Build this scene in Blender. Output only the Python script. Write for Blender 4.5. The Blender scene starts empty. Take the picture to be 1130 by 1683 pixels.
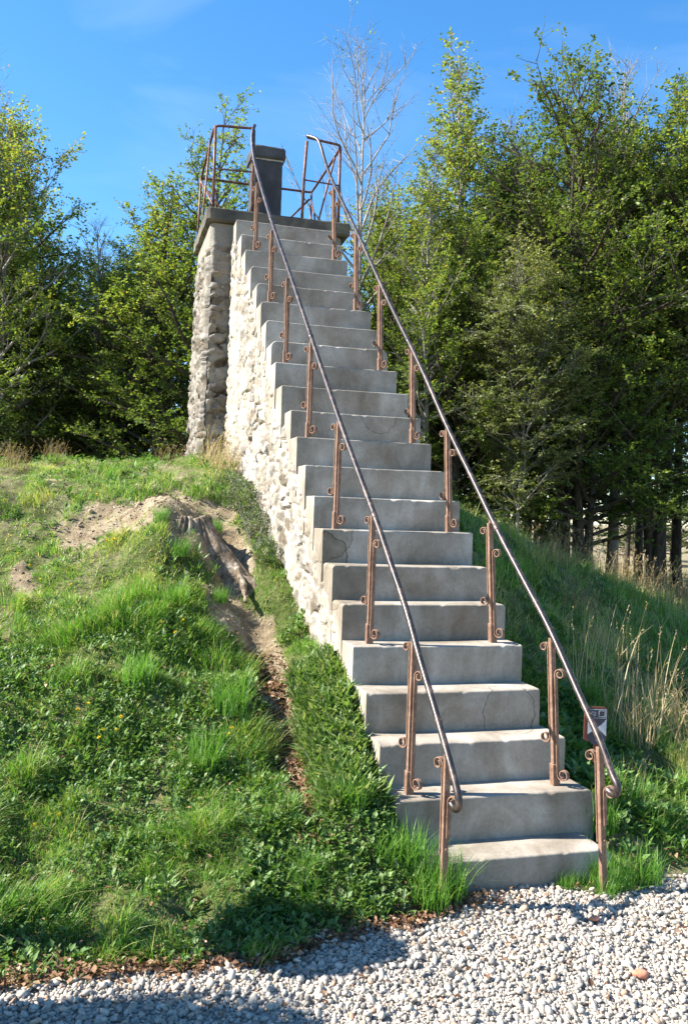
import bpy, bmesh, math, random
import numpy as np
from mathutils import Vector, Matrix

SC = bpy.context.scene
R = math.radians
rng = np.random.default_rng(7)

# ------------------------------------------------------------------ camera
CAM = np.array([-1.833, -3.504, 1.680])
YAW, PITCH, ROLL, FPX = -0.2739, 0.0045, 0.0316, 1435.3
cd = bpy.data.cameras.new("camera")
cam = bpy.data.objects.new("camera", cd)
SC.collection.objects.link(cam)
SC.camera = cam
cd.sensor_fit = 'VERTICAL'
cd.sensor_height = 24.0
cd.lens = 24.0 * FPX / 1683.0
cd.clip_start = 0.05
cd.clip_end = 3000
_cy, _sy, _cp, _sp = math.cos(YAW), math.sin(YAW), math.cos(PITCH), math.sin(PITCH)
_f = Vector((-_sy * _cp, _cy * _cp, _sp))
_r = Vector((_cy, _sy, 0))
_u = _r.cross(_f)
_r2 = math.cos(ROLL) * _r + math.sin(ROLL) * _u
_u2 = -math.sin(ROLL) * _r + math.cos(ROLL) * _u
M = Matrix((( _r2.x, _u2.x, -_f.x, CAM[0]), (_r2.y, _u2.y, -_f.y, CAM[1]), (_r2.z, _u2.z, -_f.z, CAM[2]), (0, 0, 0, 1)))
cam.matrix_world = M
SC.render.resolution_x, SC.render.resolution_y = 687, 1024

# ------------------------------------------------------------------ light
SUN_EL, SUN_TRAVEL_AZ = 40.0, -11.0            # light travels towards +x, a little towards -y
ld = bpy.data.lights.new("sun", 'SUN')
ld.energy = 5.0
ld.angle = R(0.53)
ld.color = (1.0, 0.95, 0.87)
sun = bpy.data.objects.new("sun", ld)
SC.collection.objects.link(sun)
_td = Vector((math.cos(R(SUN_EL)) * math.cos(R(SUN_TRAVEL_AZ)), math.cos(R(SUN_EL)) * math.sin(R(SUN_TRAVEL_AZ)), -math.sin(R(SUN_EL))))
sun.rotation_euler = _td.to_track_quat('-Z', 'Y').to_euler()
w = bpy.data.worlds.new("World")
SC.world = w
w.use_nodes = True
nt = w.node_tree
bg = nt.nodes['Background']
sky = nt.nodes.new('ShaderNodeTexSky')
sky.sky_type = 'NISHITA'
sky.sun_disc = False
sky.sun_elevation = R(SUN_EL)
_to = -_td
sky.sun_rotation = math.atan2(_to.x, _to.y)
sky.altitude = 1000
sky.air_density = 1.0
sky.dust_density = 0.5
sky.ozone_density = 2.0
hs = nt.nodes.new('ShaderNodeHueSaturation')
hs.inputs['Hue'].default_value = 0.498
hs.inputs['Saturation'].default_value = 1.30
hs.inputs['Value'].default_value = 1.12
nt.links.new(sky.outputs[0], hs.inputs['Color'])
tcw = nt.nodes.new('ShaderNodeTexCoord'); mpw = nt.nodes.new('ShaderNodeMapping'); mpw.inputs['Scale'].default_value = (2.2, 2.2, 6.5)
nzw = nt.nodes.new('ShaderNodeTexNoise'); nzw.inputs['Scale'].default_value = 1.6; nzw.inputs['Detail'].default_value = 7; nzw.inputs['Distortion'].default_value = .7
rmw = nt.nodes.new('ShaderNodeValToRGB'); rmw.color_ramp.elements[0].position = .50; rmw.color_ramp.elements[1].position = .82; rmw.color_ramp.elements[1].color = (.13, .13, .13, 1)
mxw = nt.nodes.new('ShaderNodeMixRGB'); mxw.inputs[2].default_value = (5.5, 6.2, 7.0, 1)
nt.links.new(tcw.outputs['Generated'], mpw.inputs[0]); nt.links.new(mpw.outputs[0], nzw.inputs['Vector']); nt.links.new(nzw.outputs['Fac'], rmw.inputs[0])
nt.links.new(rmw.outputs[0], mxw.inputs[0]); nt.links.new(hs.outputs[0], mxw.inputs[1]); nt.links.new(mxw.outputs[0], bg.inputs[0])
bg.inputs[1].default_value = 0.086
SC.view_settings.view_transform = 'Standard'
SC.view_settings.look = 'None'
SC.view_settings.exposure = 1.74
SC.view_settings.gamma = 1.0

# ------------------------------------------------------------------ helpers
def link(o, parent=None):
    SC.collection.objects.link(o)
    if parent: o.parent = parent
    return o

def tag(o, label=None, cat=None, group=None, kind=None):
    if label: o['label'] = label
    if cat: o['category'] = cat
    if group: o['group'] = group
    if kind: o['kind'] = kind
    return o

def empty(name, loc=(0, 0, 0), label=None, cat=None, group=None, parent=None):
    o = bpy.data.objects.new(name, None)
    o.location = loc
    o.empty_display_size = 0.1
    link(o, parent)
    return tag(o, label, cat, group)

def mesh_np(name, V, faces, mat=None, smooth=False, attrs=None):
    """faces: list of (k, array (n,k)); attrs: {name: per-vertex floats}"""
    V = np.asarray(V, dtype=np.float32)
    me = bpy.data.meshes.new(name)
    me.vertices.add(len(V))
    me.vertices.foreach_set('co', V.ravel())
    loops, starts, s = [], [], 0
    for F in faces:
        F = np.asarray(F, dtype=np.int32)
        if len(F) == 0: continue
        k = F.shape[1]
        loops.append(F.ravel())
        starts.append(s + np.arange(len(F), dtype=np.int32) * k)
        s += F.size
    loops = np.concatenate(loops); starts = np.concatenate(starts)
    me.loops.add(len(loops)); me.loops.foreach_set('vertex_index', loops)
    me.polygons.add(len(starts)); me.polygons.foreach_set('loop_start', starts)
    me.update(calc_edges=True)
    if smooth: me.polygons.foreach_set('use_smooth', np.ones(len(starts), dtype=bool))
    if attrs:
        for n, a in attrs.items():
            at = me.attributes.new(n, 'FLOAT', 'POINT')
            at.data.foreach_set('value', np.asarray(a, dtype=np.float32))
    if mat: me.materials.append(mat)
    me.validate()
    return me

def obj(name, me, parent=None, loc=None):
    o = bpy.data.objects.new(name, me)
    if loc is not None: o.location = loc
    return link(o, parent)

def ihash(a, b, c, seed):
    h = (a.astype(np.int64) * 374761393 + b.astype(np.int64) * 668265263 + c.astype(np.int64) * 2147483647 + seed * 144665) & 0xffffffff
    h = ((h ^ (h >> 13)) * 1274126177) & 0xffffffff
    h = ((h ^ (h >> 15)) * 2246822519) & 0xffffffff
    return ((h ^ (h >> 16)) & 0xffffff) / float(0xffffff)

def vnoise(x, y, z=None, seed=0):
    x = np.asarray(x, float); y = np.asarray(y, float)
    z = np.zeros_like(x) if z is None else np.asarray(z, float)
    xi, yi, zi = np.floor(x), np.floor(y), np.floor(z)
    fx, fy, fz = x - xi, y - yi, z - zi
    fx, fy, fz = [t * t * (3 - 2 * t) for t in (fx, fy, fz)]
    r = 0
    for dx in (0, 1):
        for dy in (0, 1):
            for dz in (0, 1):
                wgt = (fx if dx else 1 - fx) * (fy if dy else 1 - fy) * (fz if dz else 1 - fz)
                r = r + wgt * ihash(xi + dx, yi + dy, zi + dz, seed)
    return r * 2 - 1

def fbm(x, y, z=None, seed=0, octv=4):
    s, a, r = 1.0, 1.0, 0
    for k in range(octv):
        r = r + a * vnoise(np.asarray(x) * s, np.asarray(y) * s, None if z is None else np.asarray(z) * s, seed + k * 17)
        s *= 2.03; a *= 0.5
    return r / 1.8

def sstep(a, b, x):
    t = np.clip((x - a) / (b - a), 0, 1)
    return t * t * (3 - 2 * t)

def grid_faces(nu, nv, keep=None):
    i = np.arange(nu - 1)[:, None] * nv + np.arange(nv - 1)[None, :]
    F = np.stack([i, i + nv, i + nv + 1, i + 1], -1)
    if keep is not None:
        return F[keep]
    return F.reshape(-1, 4)

def tube(pts, rad, k=8, cap=True, off=0):
    """returns V, quads, caps for one polyline tube"""
    P = np.asarray(pts, float); n = len(P)
    rad = np.broadcast_to(np.asarray(rad, float), (n,))
    T = np.gradient(P, axis=0); T /= np.linalg.norm(T, axis=1)[:, None] + 1e-12
    ref = np.array([0, 0, 1.]) if abs(T[0, 2]) < 0.9 else np.array([1., 0, 0])
    N = np.cross(T[0], ref); N /= np.linalg.norm(N)
    Ns = [N]
    for i in range(1, n):
        N = Ns[-1] - T[i] * (Ns[-1] @ T[i]); N /= np.linalg.norm(N) + 1e-12
        Ns.append(N)
    Ns = np.array(Ns); B = np.cross(T, Ns)
    a = np.arange(k) * 2 * math.pi / k
    V = P[:, None, :] + rad[:, None, None] * (np.cos(a)[None, :, None] * Ns[:, None, :] + np.sin(a)[None, :, None] * B[:, None, :])
    V = V.reshape(-1, 3)
    i = np.arange(n - 1)[:, None] * k; j = np.arange(k)[None, :]
    F = np.stack([i + j, i + (j + 1) % k, i + k + (j + 1) % k, i + k + j], -1).reshape(-1, 4) + off
    caps = []
    if cap:
        caps = [list(range(k))[::-1], list(range((n - 1) * k, n * k))]
        caps = [[q + off for q in c] for c in caps]
    return V, F, caps

class MB:
    """collects pieces into one mesh"""
    def __init__(s): s.V = []; s.F = []; s.n = 0
    def add(s, V, F):
        s.V.append(np.asarray(V, float))
        for f in F: s.F.append(tuple(int(q) + s.n for q in f))
        s.n += len(V)
    def tube(s, pts, rad, k=8, cap=True):
        V, F, caps = tube(pts, rad, k, cap)
        s.add(V, list(F) + caps)
    def box(s, c, size, rot=None, bev=0.0):
        c = np.array(c, float); h = np.array(size, float) / 2
        bm = bmesh.new(); bmesh.ops.create_cube(bm, size=1.0)
        for v in bm.verts: v.co = Vector((v.co.x * size[0], v.co.y * size[1], v.co.z * size[2]))
        if bev > 0: bmesh.ops.bevel(bm, geom=list(bm.edges), offset=bev, segments=2, affect='EDGES', profile=0.5)
        if rot is not None: bm.transform(rot.to_4x4())
        V = np.array([v.co[:] for v in bm.verts]) + c
        F = [[v.index for v in f.verts] for f in bm.faces]
        bm.free(); s.add(V, F)
    def sphere(s, c, r, sub=1):
        bm = bmesh.new(); bmesh.ops.create_icosphere(bm, subdivisions=sub, radius=r)
        V = np.array([v.co[:] for v in bm.verts]) + np.array(c)
        F = [[v.index for v in f.verts] for f in bm.faces]
        bm.free(); s.add(V, F)
    def strip(s, pts, half, wdir, th):
        """flat bar along pts: width along wdir (2*half), thickness th across"""
        P = np.asarray(pts, float); T = np.gradient(P, axis=0); T /= np.linalg.norm(T, axis=1)[:, None] + 1e-12
        wd = np.array(wdir, float); N = np.cross(T, wd); N /= np.linalg.norm(N, axis=1)[:, None] + 1e-12
        V = np.stack([P - wd * half - N * th / 2, P + wd * half - N * th / 2, P + wd * half + N * th / 2, P - wd * half + N * th / 2], 1).reshape(-1, 3)
        n = len(P); F = []
        for i in range(n - 1):
            for j in range(4):
                F.append((i * 4 + j, i * 4 + (j + 1) % 4, (i + 1) * 4 + (j + 1) % 4, (i + 1) * 4 + j))
        F.append((3, 2, 1, 0)); F.append(tuple((n - 1) * 4 + j for j in range(4)))
        s.add(V, F)
    def mesh(s, name, mat, smooth=False):
        me = bpy.data.meshes.new(name)
        me.from_pydata([tuple(v) for v in np.concatenate(s.V)], [], s.F)
        if smooth: me.polygons.foreach_set('use_smooth', [True] * len(me.polygons))
        me.materials.append(mat); me.update()
        return me
    def build(s, name, mat, parent=None, smooth=False):
        return obj(name, s.mesh(name, mat, smooth), parent)

# ------------------------------------------------------------------ materials
def mat(name, rough=0.8, spec=0.3):
    m = bpy.data.materials.new(name); m.use_nodes = True
    n = m.node_tree.nodes; b = n['Principled BSDF']
    b.inputs['Roughness'].default_value = rough
    b.inputs['Specular IOR Level'].default_value = spec
    return m, m.node_tree, b

def N(nt, typ, **kw):
    n = nt.nodes.new(typ)
    for k, v in kw.items():
        if k.startswith('i_'):
            n.inputs[k[2:].replace('_', ' ')].default_value = v
        else: setattr(n, k, v)
    return n

def ramp(nt, fac, stops, interp='LINEAR'):
    r = nt.nodes.new('ShaderNodeValToRGB'); r.color_ramp.interpolation = interp
    el = r.color_ramp.elements
    while len(el) < len(stops): el.new(0.5)
    for e, (p, c) in zip(el, stops):
        e.position = p; e.color = tuple(c) + (1,) if len(c) == 3 else c
    nt.links.new(fac, r.inputs[0])
    return r.outputs[0]

def noise(nt, scale, detail=5, rough=0.55, coord=None, dist=0.0):
    n = N(nt, 'ShaderNodeTexNoise'); n.inputs['Scale'].default_value = scale
    n.inputs['Detail'].default_value = detail; n.inputs['Roughness'].default_value = rough
    n.inputs['Distortion'].default_value = dist
    if coord is not None: nt.links.new(coord, n.inputs['Vector'])
    return n.outputs['Fac']

def coords(nt, scale=(1, 1, 1)):
    tc = N(nt, 'ShaderNodeTexCoord'); mp = N(nt, 'ShaderNodeMapping')
    mp.inputs['Scale'].default_value = scale
    nt.links.new(tc.outputs['Object'], mp.inputs[0])
    return mp.outputs[0]

def mix(nt, fac, a, b, mode='MIX'):
    m = N(nt, 'ShaderNodeMix', data_type='RGBA', blend_type=mode)
    for s, v in ((m.inputs['Factor'], fac), (m.inputs['A'], a), (m.inputs['B'], b)):
        if isinstance(v, (int, float)): s.default_value = v
        elif isinstance(v, tuple): s.default_value = v + (1,) if len(v) == 3 else v
        else: nt.links.new(v, s)
    return m.outputs['Result']

def bump(nt, b, h, strength=0.4, dist=0.01):
    n = N(nt, 'ShaderNodeBump'); n.inputs['Strength'].default_value = strength; n.inputs['Distance'].default_value = dist
    nt.links.new(h, n.inputs['Height']); nt.links.new(n.outputs[0], b.inputs['Normal'])

def attr(nt, name):
    a = N(nt, 'ShaderNodeAttribute', attribute_name=name)
    return a.outputs['Fac']

def m_concrete(name, dark, mid, light, cracks=False):
    m, nt, b = mat(name, 0.9, 0.2)
    c = coords(nt)
    big = noise(nt, 2.6, 6, 0.6, c, 0.4)
    streak = noise(nt, 1.0, 5, 0.65, coords(nt, (5, 5, 1.6)), 0.6)
    fine = noise(nt, 60, 6, 0.7, c)
    col = ramp(nt, big, [(0.3, dark), (0.5, mid), (0.68, light)])
    st = ramp(nt, streak, [(0.34, (0.66, 0.61, 0.55)), (0.60, (1, 1, 1))])
    col = mix(nt, 0.75, col, st, 'MULTIPLY')
    fi = ramp(nt, fine, [(0.35, (0.78, 0.77, 0.75)), (0.6, (1.05, 1.05, 1.05))])
    col = mix(nt, 0.6, col, fi, 'MULTIPLY')
    h = fine
    if cracks:
        wn = N(nt, 'ShaderNodeTexNoise'); wn.inputs['Scale'].default_value = 14; wn.inputs['Detail'].default_value = 4
        add = N(nt, 'ShaderNodeVectorMath', operation='MULTIPLY_ADD')
        nt.links.new(c, wn.inputs['Vector']); nt.links.new(wn.outputs['Color'], add.inputs[0])
        add.inputs[1].default_value = (.07, .0, .07); nt.links.new(c, add.inputs[2])
        for (cx, cy, cz, r_) in ((-.525, 1.53, 1.63, .20), (-.515, 1.31, 1.45, .27), (.10, 2.40, 2.44, .13), (.30, .66, .72, .15)):
            ds = N(nt, 'ShaderNodeVectorMath', operation='DISTANCE'); nt.links.new(add.outputs[0], ds.inputs[0]); ds.inputs[1].default_value = (cx, cy, cz)
            sb = N(nt, 'ShaderNodeMath', operation='SUBTRACT'); nt.links.new(ds.outputs['Value'], sb.inputs[0]); sb.inputs[1].default_value = r_
            ab = N(nt, 'ShaderNodeMath', operation='ABSOLUTE'); nt.links.new(sb.outputs[0], ab.inputs[0])
            f = ramp(nt, ab.outputs[0], [(0.0, (.85, .85, .85)), (0.0022, (0, 0, 0))])
            col = mix(nt, f, col, (0.06, 0.05, 0.042))
            inn = ramp(nt, sb.outputs[0], [(0.0, (1, 1, 1)), (0.002, (0, 0, 0))])
            if cy in (1.53, 1.31): col = mix(nt, inn, col, mix(nt, 1.0, col, (.80, .78, .74), 'MULTIPLY'))
    nt.links.new(col, b.inputs['Base Color'])
    bump(nt, b, h, 0.35, 0.006)
    return m

M_STEP = m_concrete('step_concrete', (0.195, 0.162, 0.122), (0.318, 0.282, 0.232), (0.450, 0.418, 0.364), True)
M_SLAB = m_concrete('weathered_concrete', (0.051, 0.047, 0.038), (0.102, 0.093, 0.076), (0.187, 0.170, 0.119))
M_PILLAR = m_concrete('pillar_stone', (0.040, 0.040, 0.044), (0.068, 0.068, 0.072), (0.112, 0.112, 0.112))

def m_rubble(name, tintmul):
    m, nt, b = mat(name, 0.95, 0.15)
    c = coords(nt)
    cell = attr(nt, 'stone')
    edge = attr(nt, 'joint')
    base = ramp(nt, cell, [(0.0, (0.15, 0.125, 0.095)), (0.18, (0.27, 0.24, 0.20)), (0.38, (0.38, 0.35, 0.31)), (0.58, (0.46, 0.435, 0.395)), (0.74, (0.33, 0.31, 0.29)), (0.86, (0.31, 0.26, 0.21)), (1.0, (0.24, 0.22, 0.20))])
    n1 = ramp(nt, noise(nt, 9, 6, 0.65, c, 0.6), [(0.32, (0.55, 0.50, 0.43)), (0.55, (1, 1, 1)), (0.75, (1.15, 1.12, 1.05))])
    col = mix(nt, 0.9, base, n1, 'MULTIPLY')
    col = mix(nt, edge, (0.40, 0.37, 0.32), col)
    n2 = ramp(nt, noise(nt, 70, 5, 0.7, c), [(0.3, (0.7, 0.68, 0.64)), (0.55, (1.05, 1.05, 1.05))])
    col = mix(nt, 0.7, col, n2, 'MULTIPLY')
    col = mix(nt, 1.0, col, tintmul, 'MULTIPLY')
    nt.links.new(col, b.inputs['Base Color'])
    h = noise(nt, 38, 8, 0.7, c, 0.3)
    bump(nt, b, h, 0.8, 0.012)
    return m
M_RUB = m_rubble('rubble_stone', (0.92, 0.90, 0.86))
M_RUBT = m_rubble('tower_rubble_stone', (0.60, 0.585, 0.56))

def m_rust(name, a, b_, c_, metal=0.0, rough=0.75):
    m, nt, b = mat(name, rough, 0.35)
    c = coords(nt)
    col = ramp(nt, noise(nt, 16, 8, 0.75, c, .4), [(0.34, a), (0.5, b_), (0.64, c_)])
    nt.links.new(col, b.inputs['Base Color'])
    b.inputs['Metallic'].default_value = metal
    bump(nt, b, noise(nt, 160, 5, 0.6, c), 0.3, 0.002)
    return m
M_POST = m_rust('rusty_iron', (0.10, 0.055, 0.036), (0.190, 0.108, 0.070), (0.29, 0.195, 0.135))
M_RAIL = m_rust('worn_dark_pipe', (0.013, 0.010, 0.009), (0.030, 0.021, 0.018), (0.11, 0.075, 0.055), 0.65, 0.33)
for _m in (M_RAIL,):
    _b = _m.node_tree.nodes['Principled BSDF']; _b.inputs['Coat Weight'].default_value = .22; _b.inputs['Coat Roughness'].default_value = .3; _b.inputs['Metallic'].default_value = .2; _b.inputs['Roughness'].default_value = .42
M_PRAIL = m_rust('old_rusty_tube', (0.045, 0.020, 0.016), (0.12, 0.055, 0.038), (0.22, 0.12, 0.08), 0.3, 0.55)

def m_soil(name):
    m, nt, b = mat(name, 1.0, 0.05)
    c = coords(nt)
    g = attr(nt, 'grass')
    soil = ramp(nt, noise(nt, 4.5, 9, 0.72, c, 0.5), [(0.28, (0.08, 0.056, 0.034)), (0.46, (0.25, 0.195, 0.125)), (0.7, (0.44, 0.37, 0.26))])
    f = ramp(nt, noise(nt, 45, 6, 0.7, c), [(0.3, (0.55, 0.52, 0.5)), (0.6, (1.1, 1.1, 1.1))])
    soil = mix(nt, 0.8, soil, f, 'MULTIPLY')
    gr = ramp(nt, noise(nt, 11, 6, 0.7, c), [(0.3, (0.035, 0.045, 0.014)), (0.5, (0.085, 0.11, 0.03)), (0.72, (0.17, 0.16, 0.07))])
    col = mix(nt, g, soil, gr)
    nt.links.new(col, b.inputs['Base Color'])
    bump(nt, b, noise(nt, 30, 8, 0.75, c), 0.9, 0.03)
    return m
M_SOIL = m_soil('soil_and_turf')

def m_leaf(name, stops, trans=0.35, rough=0.5, objvar=True):
    m, nt, b = mat(name, rough, 0.35)
    t = attr(nt, 'tint')
    fac = t
    if objvar:
        oi = N(nt, 'ShaderNodeObjectInfo')
        ma = N(nt, 'ShaderNodeMath', operation='MULTIPLY_ADD')
        nt.links.new(oi.outputs['Random'], ma.inputs[0]); ma.inputs[1].default_value = 0.22; ma.inputs[2].default_value = -0.11
        ad = N(nt, 'ShaderNodeMath', operation='ADD')
        nt.links.new(t, ad.inputs[0]); nt.links.new(ma.outputs[0], ad.inputs[1]); fac = ad.outputs[0]
    col = ramp(nt, fac, stops)
    nt.links.new(col, b.inputs['Base Color'])
    tr = N(nt, 'ShaderNodeBsdfTranslucent')
    tc = mix(nt, 1.0, col, (1.25, 1.35, 0.6), 'MULTIPLY')
    nt.links.new(tc, tr.inputs['Color'])
    ms = N(nt, 'ShaderNodeMixShader'); ms.inputs[0].default_value = trans
    out = nt.nodes['Material Output']
    nt.links.new(b.outputs[0], ms.inputs[1]); nt.links.new(tr.outputs[0], ms.inputs[2]); nt.links.new(ms.outputs[0], out.inputs['Surface'])
    return m
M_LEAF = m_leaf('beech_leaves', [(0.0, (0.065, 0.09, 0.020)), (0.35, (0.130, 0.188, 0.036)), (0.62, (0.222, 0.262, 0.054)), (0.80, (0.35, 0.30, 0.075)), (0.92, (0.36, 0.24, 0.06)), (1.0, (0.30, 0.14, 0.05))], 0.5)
M_LEAFY = m_leaf('birch_leaves', [(0.0, (0.08, 0.10, 0.03)), (0.4, (0.17, 0.19, 0.055)), (0.7, (0.29, 0.28, 0.09)), (0.88, (0.34, 0.26, 0.07)), (1.0, (0.32, 0.16, 0.05))], 0.38)
M_LEAFD = m_leaf('dark_leaves', [(0.0, (0.032, 0.055, 0.013)), (0.5, (0.090, 0.130, 0.026)), (0.85, (0.175, 0.205, 0.045)), (1.0, (0.25, 0.23, 0.055))], 0.45)
M_GRASS = m_leaf('grass_blades', [(0.0, (0.045, 0.10, 0.016)), (0.3, (0.095, 0.235, 0.034)), (0.55, (0.175, 0.335, 0.050)), (0.75, (0.34, 0.38, 0.10)), (0.9, (0.46, 0.39, 0.19)), (1.0, (0.56, 0.48, 0.30))], 0.42, 0.42, False)
M_WEED = m_leaf('weed_leaves', [(0.0, (0.05, 0.11, 0.025)), (0.5, (0.11, 0.20, 0.045)), (0.9, (0.20, 0.27, 0.09)), (1.0, (0.28, 0.30, 0.16))], 0.35, 0.5, False)
M_STRAW = m_leaf('dry_straw', [(0.0, (0.20, 0.13, 0.07)), (0.5, (0.40, 0.30, 0.16)), (1.0, (0.55, 0.46, 0.30))], 0.3, 0.7, False)
M_DEAD = m_leaf('dead_leaves', [(0.0, (0.07, 0.030, 0.014)), (0.4, (0.17, 0.085, 0.042)), (0.75, (0.31, 0.18, 0.105)), (1.0, (0.48, 0.35, 0.25))], 0.2, 0.7, False)
M_SHRUB = m_leaf('shrub_leaves', [(0.0, (0.05, 0.07, 0.035)), (0.5, (0.11, 0.145, 0.075)), (0.85, (0.20, 0.22, 0.14)), (1.0, (0.24, 0.15, 0.10))], 0.25, 0.6, False)

def m_bark(name, a, b_, c_, sc=14):
    m, nt, b = mat(name, 0.95, 0.1)
    c = coords(nt, (1, 1, 0.35))
    col = ramp(nt, noise(nt, sc, 7, 0.7, c), [(0.3, a), (0.52, b_), (0.72, c_)])
    nt.links.new(col, b.inputs['Base Color'])
    bump(nt, b, noise(nt, sc * 2, 6, 0.7, c), 0.6, 0.02)
    return m
M_BARK = m_bark('dark_bark', (0.03, 0.024, 0.018), (0.075, 0.06, 0.045), (0.15, 0.13, 0.10))
M_BARKG = m_bark('grey_bark', (0.14, 0.12, 0.10), (0.26, 0.235, 0.20), (0.40, 0.37, 0.33))
M_BARKW = m_bark('birch_bark', (0.10, 0.09, 0.08), (0.45, 0.43, 0.39), (0.62, 0.60, 0.56), 8)
M_STUMP = m_bark('old_wood', (0.045, 0.032, 0.021), (0.19, 0.145, 0.10), (0.46, 0.41, 0.34), 16)

def m_pebble():
    m, nt, b = mat('pebbles', 0.75, 0.3)
    t = attr(nt, 'tint')
    col = ramp(nt, t, [(0.0, (0.138, 0.126, 0.111)), (0.2, (0.249, 0.223, 0.192)), (0.5, (0.361, 0.320, 0.266)), (0.8, (0.473, 0.421, 0.351)), (0.92, (0.396, 0.300, 0.207)), (1.0, (0.361, 0.219, 0.148))])
    c = coords(nt)
    f = ramp(nt, noise(nt, 90, 5, 0.6, c), [(0.3, (0.8, 0.79, 0.78)), (0.6, (1.04, 1.04, 1.04))])
    col = mix(nt, 0.7, col, f, 'MULTIPLY')
    nt.links.new(col, b.inputs['Base Color'])
    return m
M_PEB = m_pebble()
def m_flat(name, col, rough=0.5, spec=0.4, metal=0.0, var=0.12):
    m, nt, b = mat(name, rough, spec)
    c = coords(nt)
    lo = tuple(q * (1 - var) for q in col); hi = tuple(min(1, q * (1 + var)) for q in col)
    nt.links.new(ramp(nt, noise(nt, 40, 4, 0.6, c), [(0.35, lo), (0.65, hi)]), b.inputs['Base Color'])
    b.inputs['Metallic'].default_value = metal
    return m

# ------------------------------------------------------------------ terrain
GRAVEL_Z = 0.05
CP = np.array([
 # beside the left wall of the stair
 (-.58,-.12,.12),(-.50,.02,.20),(-.58,.14,.32),(-.56,.52,.52),(-.56,.80,.70),(-.58,1.13,.88),(-.58,1.88,1.03),(-.60,2.28,1.25),(-.62,2.83,1.46),(-.64,3.23,1.68),(-.66,3.6,1.88),(-.68,4.4,2.10),(-.8,4.9,2.17),
 # gully
 (-.86,.55,.36),(-.88,1.0,.56),(-.92,1.45,.74),(-.86,1.9,.92),
 # left slope
 (-.9,-.05,.07),(-1.26,-.12,.07),(-1.7,-.12,.07),(-2.1,-.12,.07),(-3.0,-.12,.07),(-4.5,-.1,.06),
 (-1.15,.35,.27),(-1.05,1.2,.72),(-1.69,1.0,.56),(-2.2,.6,.36),(-1.69,.35,.24),(-2.31,1.5,.76),(-1.5,1.5,.86),(-1.32,1.9,1.12),(-1.28,2.6,1.50),(-1.9,2.3,1.16),(-2.0,3.1,1.52),(-2.49,3.0,1.32),(-2.6,4.0,1.88),(-1.6,3.6,1.84),(-1.0,3.3,1.72),
 (-2.8,6.0,1.98),(-2.2,6.0,2.14),(-1.6,6.0,2.12),(-1.0,6.0,2.17),(-1.9,4.8,2.04),(-1.1,4.6,2.12),
 (-2.4,8.2,1.75),(-.5,8.5,1.8),(-3.4,12.5,.95),(0,12.5,1.0),(-5,4,1.6),(-5,7,1.5),(-4,1.2,.55),(-8,5,.8),(-8,0,.1),(-8,10,.7),
 # under the stair and the tower
 (0,.5,.2),(0,2,1.0),(0,4,1.8),(-.2,5.5,2.1),
 # right slope
 (.40,-.04,.08),(.60,.0,.10),(.90,.0,.09),(1.6,.05,.08),(3.0,.2,.07),(.58,.38,.28),(.58,.9,.42),(.6,1.5,.80),(.55,2.2,1.25),(.55,3.0,1.66),(.6,4.4,2.0),(1.0,3.0,1.50),(1.0,2.0,.88),(1.0,.4,.17),(1.1,1.2,.42),
 (1.77,3.0,.90),(2.0,1.5,.32),(2.3,2.5,.52),(2.86,5.0,1.34),(1.6,5.0,1.85),(4.2,6.0,.85),(5.4,6.0,.60),(2.0,7.2,1.6),(4,9,.9),(6,10,.60),(8,8,.5),(5,3,.35),(8,2,.2),(9,13,.55),(3,14,.65)], float)
def _tps_fit(P):
    n = len(P); d = np.linalg.norm(P[:, None, :2] - P[None, :, :2], axis=2)
    K = np.where(d > 0, d * d * np.log(d + 1e-12), 0) + np.eye(n) * 0.004
    Q = np.hstack([np.ones((n, 1)), P[:, :2]])
    A = np.vstack([np.hstack([K, Q]), np.hstack([Q.T, np.zeros((3, 3))])])
    return np.linalg.solve(A, np.concatenate([P[:, 2], np.zeros(3)]))
_TW = _tps_fit(CP)
def _tps(x, y):
    sh = x.shape; x = x.ravel(); y = y.ravel(); out = np.empty(len(x))
    for s in range(0, len(x), 40000):
        xs, ys = x[s:s + 40000], y[s:s + 40000]
        d2 = (xs[:, None] - CP[None, :, 0]) ** 2 + (ys[:, None] - CP[None, :, 1]) ** 2
        out[s:s + 40000] = (0.5 * d2 * np.log(d2 + 1e-12)) @ _TW[:-3] + _TW[-3] + _TW[-2] * xs + _TW[-1] * ys
    return out.reshape(sh)

def edge_y(x):
    """where the gravel meets the turf"""
    x = np.asarray(x, float)
    e = np.interp(x, [-3, -2.1, -1.7, -1.26, -.9, -.6, -.35, -.2, .15, .30, .55, .9, 1.6, 3], [-.37, -.37, -.38, -.41, -.32, -.23, -.13, .04, .02, -.09, -.12, -.07, -.02, .05])
    return e + 0.035 * vnoise(x * 6, x * 0 + 3.3, seed=5) + 0.02 * vnoise(x * 17, x * 0 + 1.3, seed=6)

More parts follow.
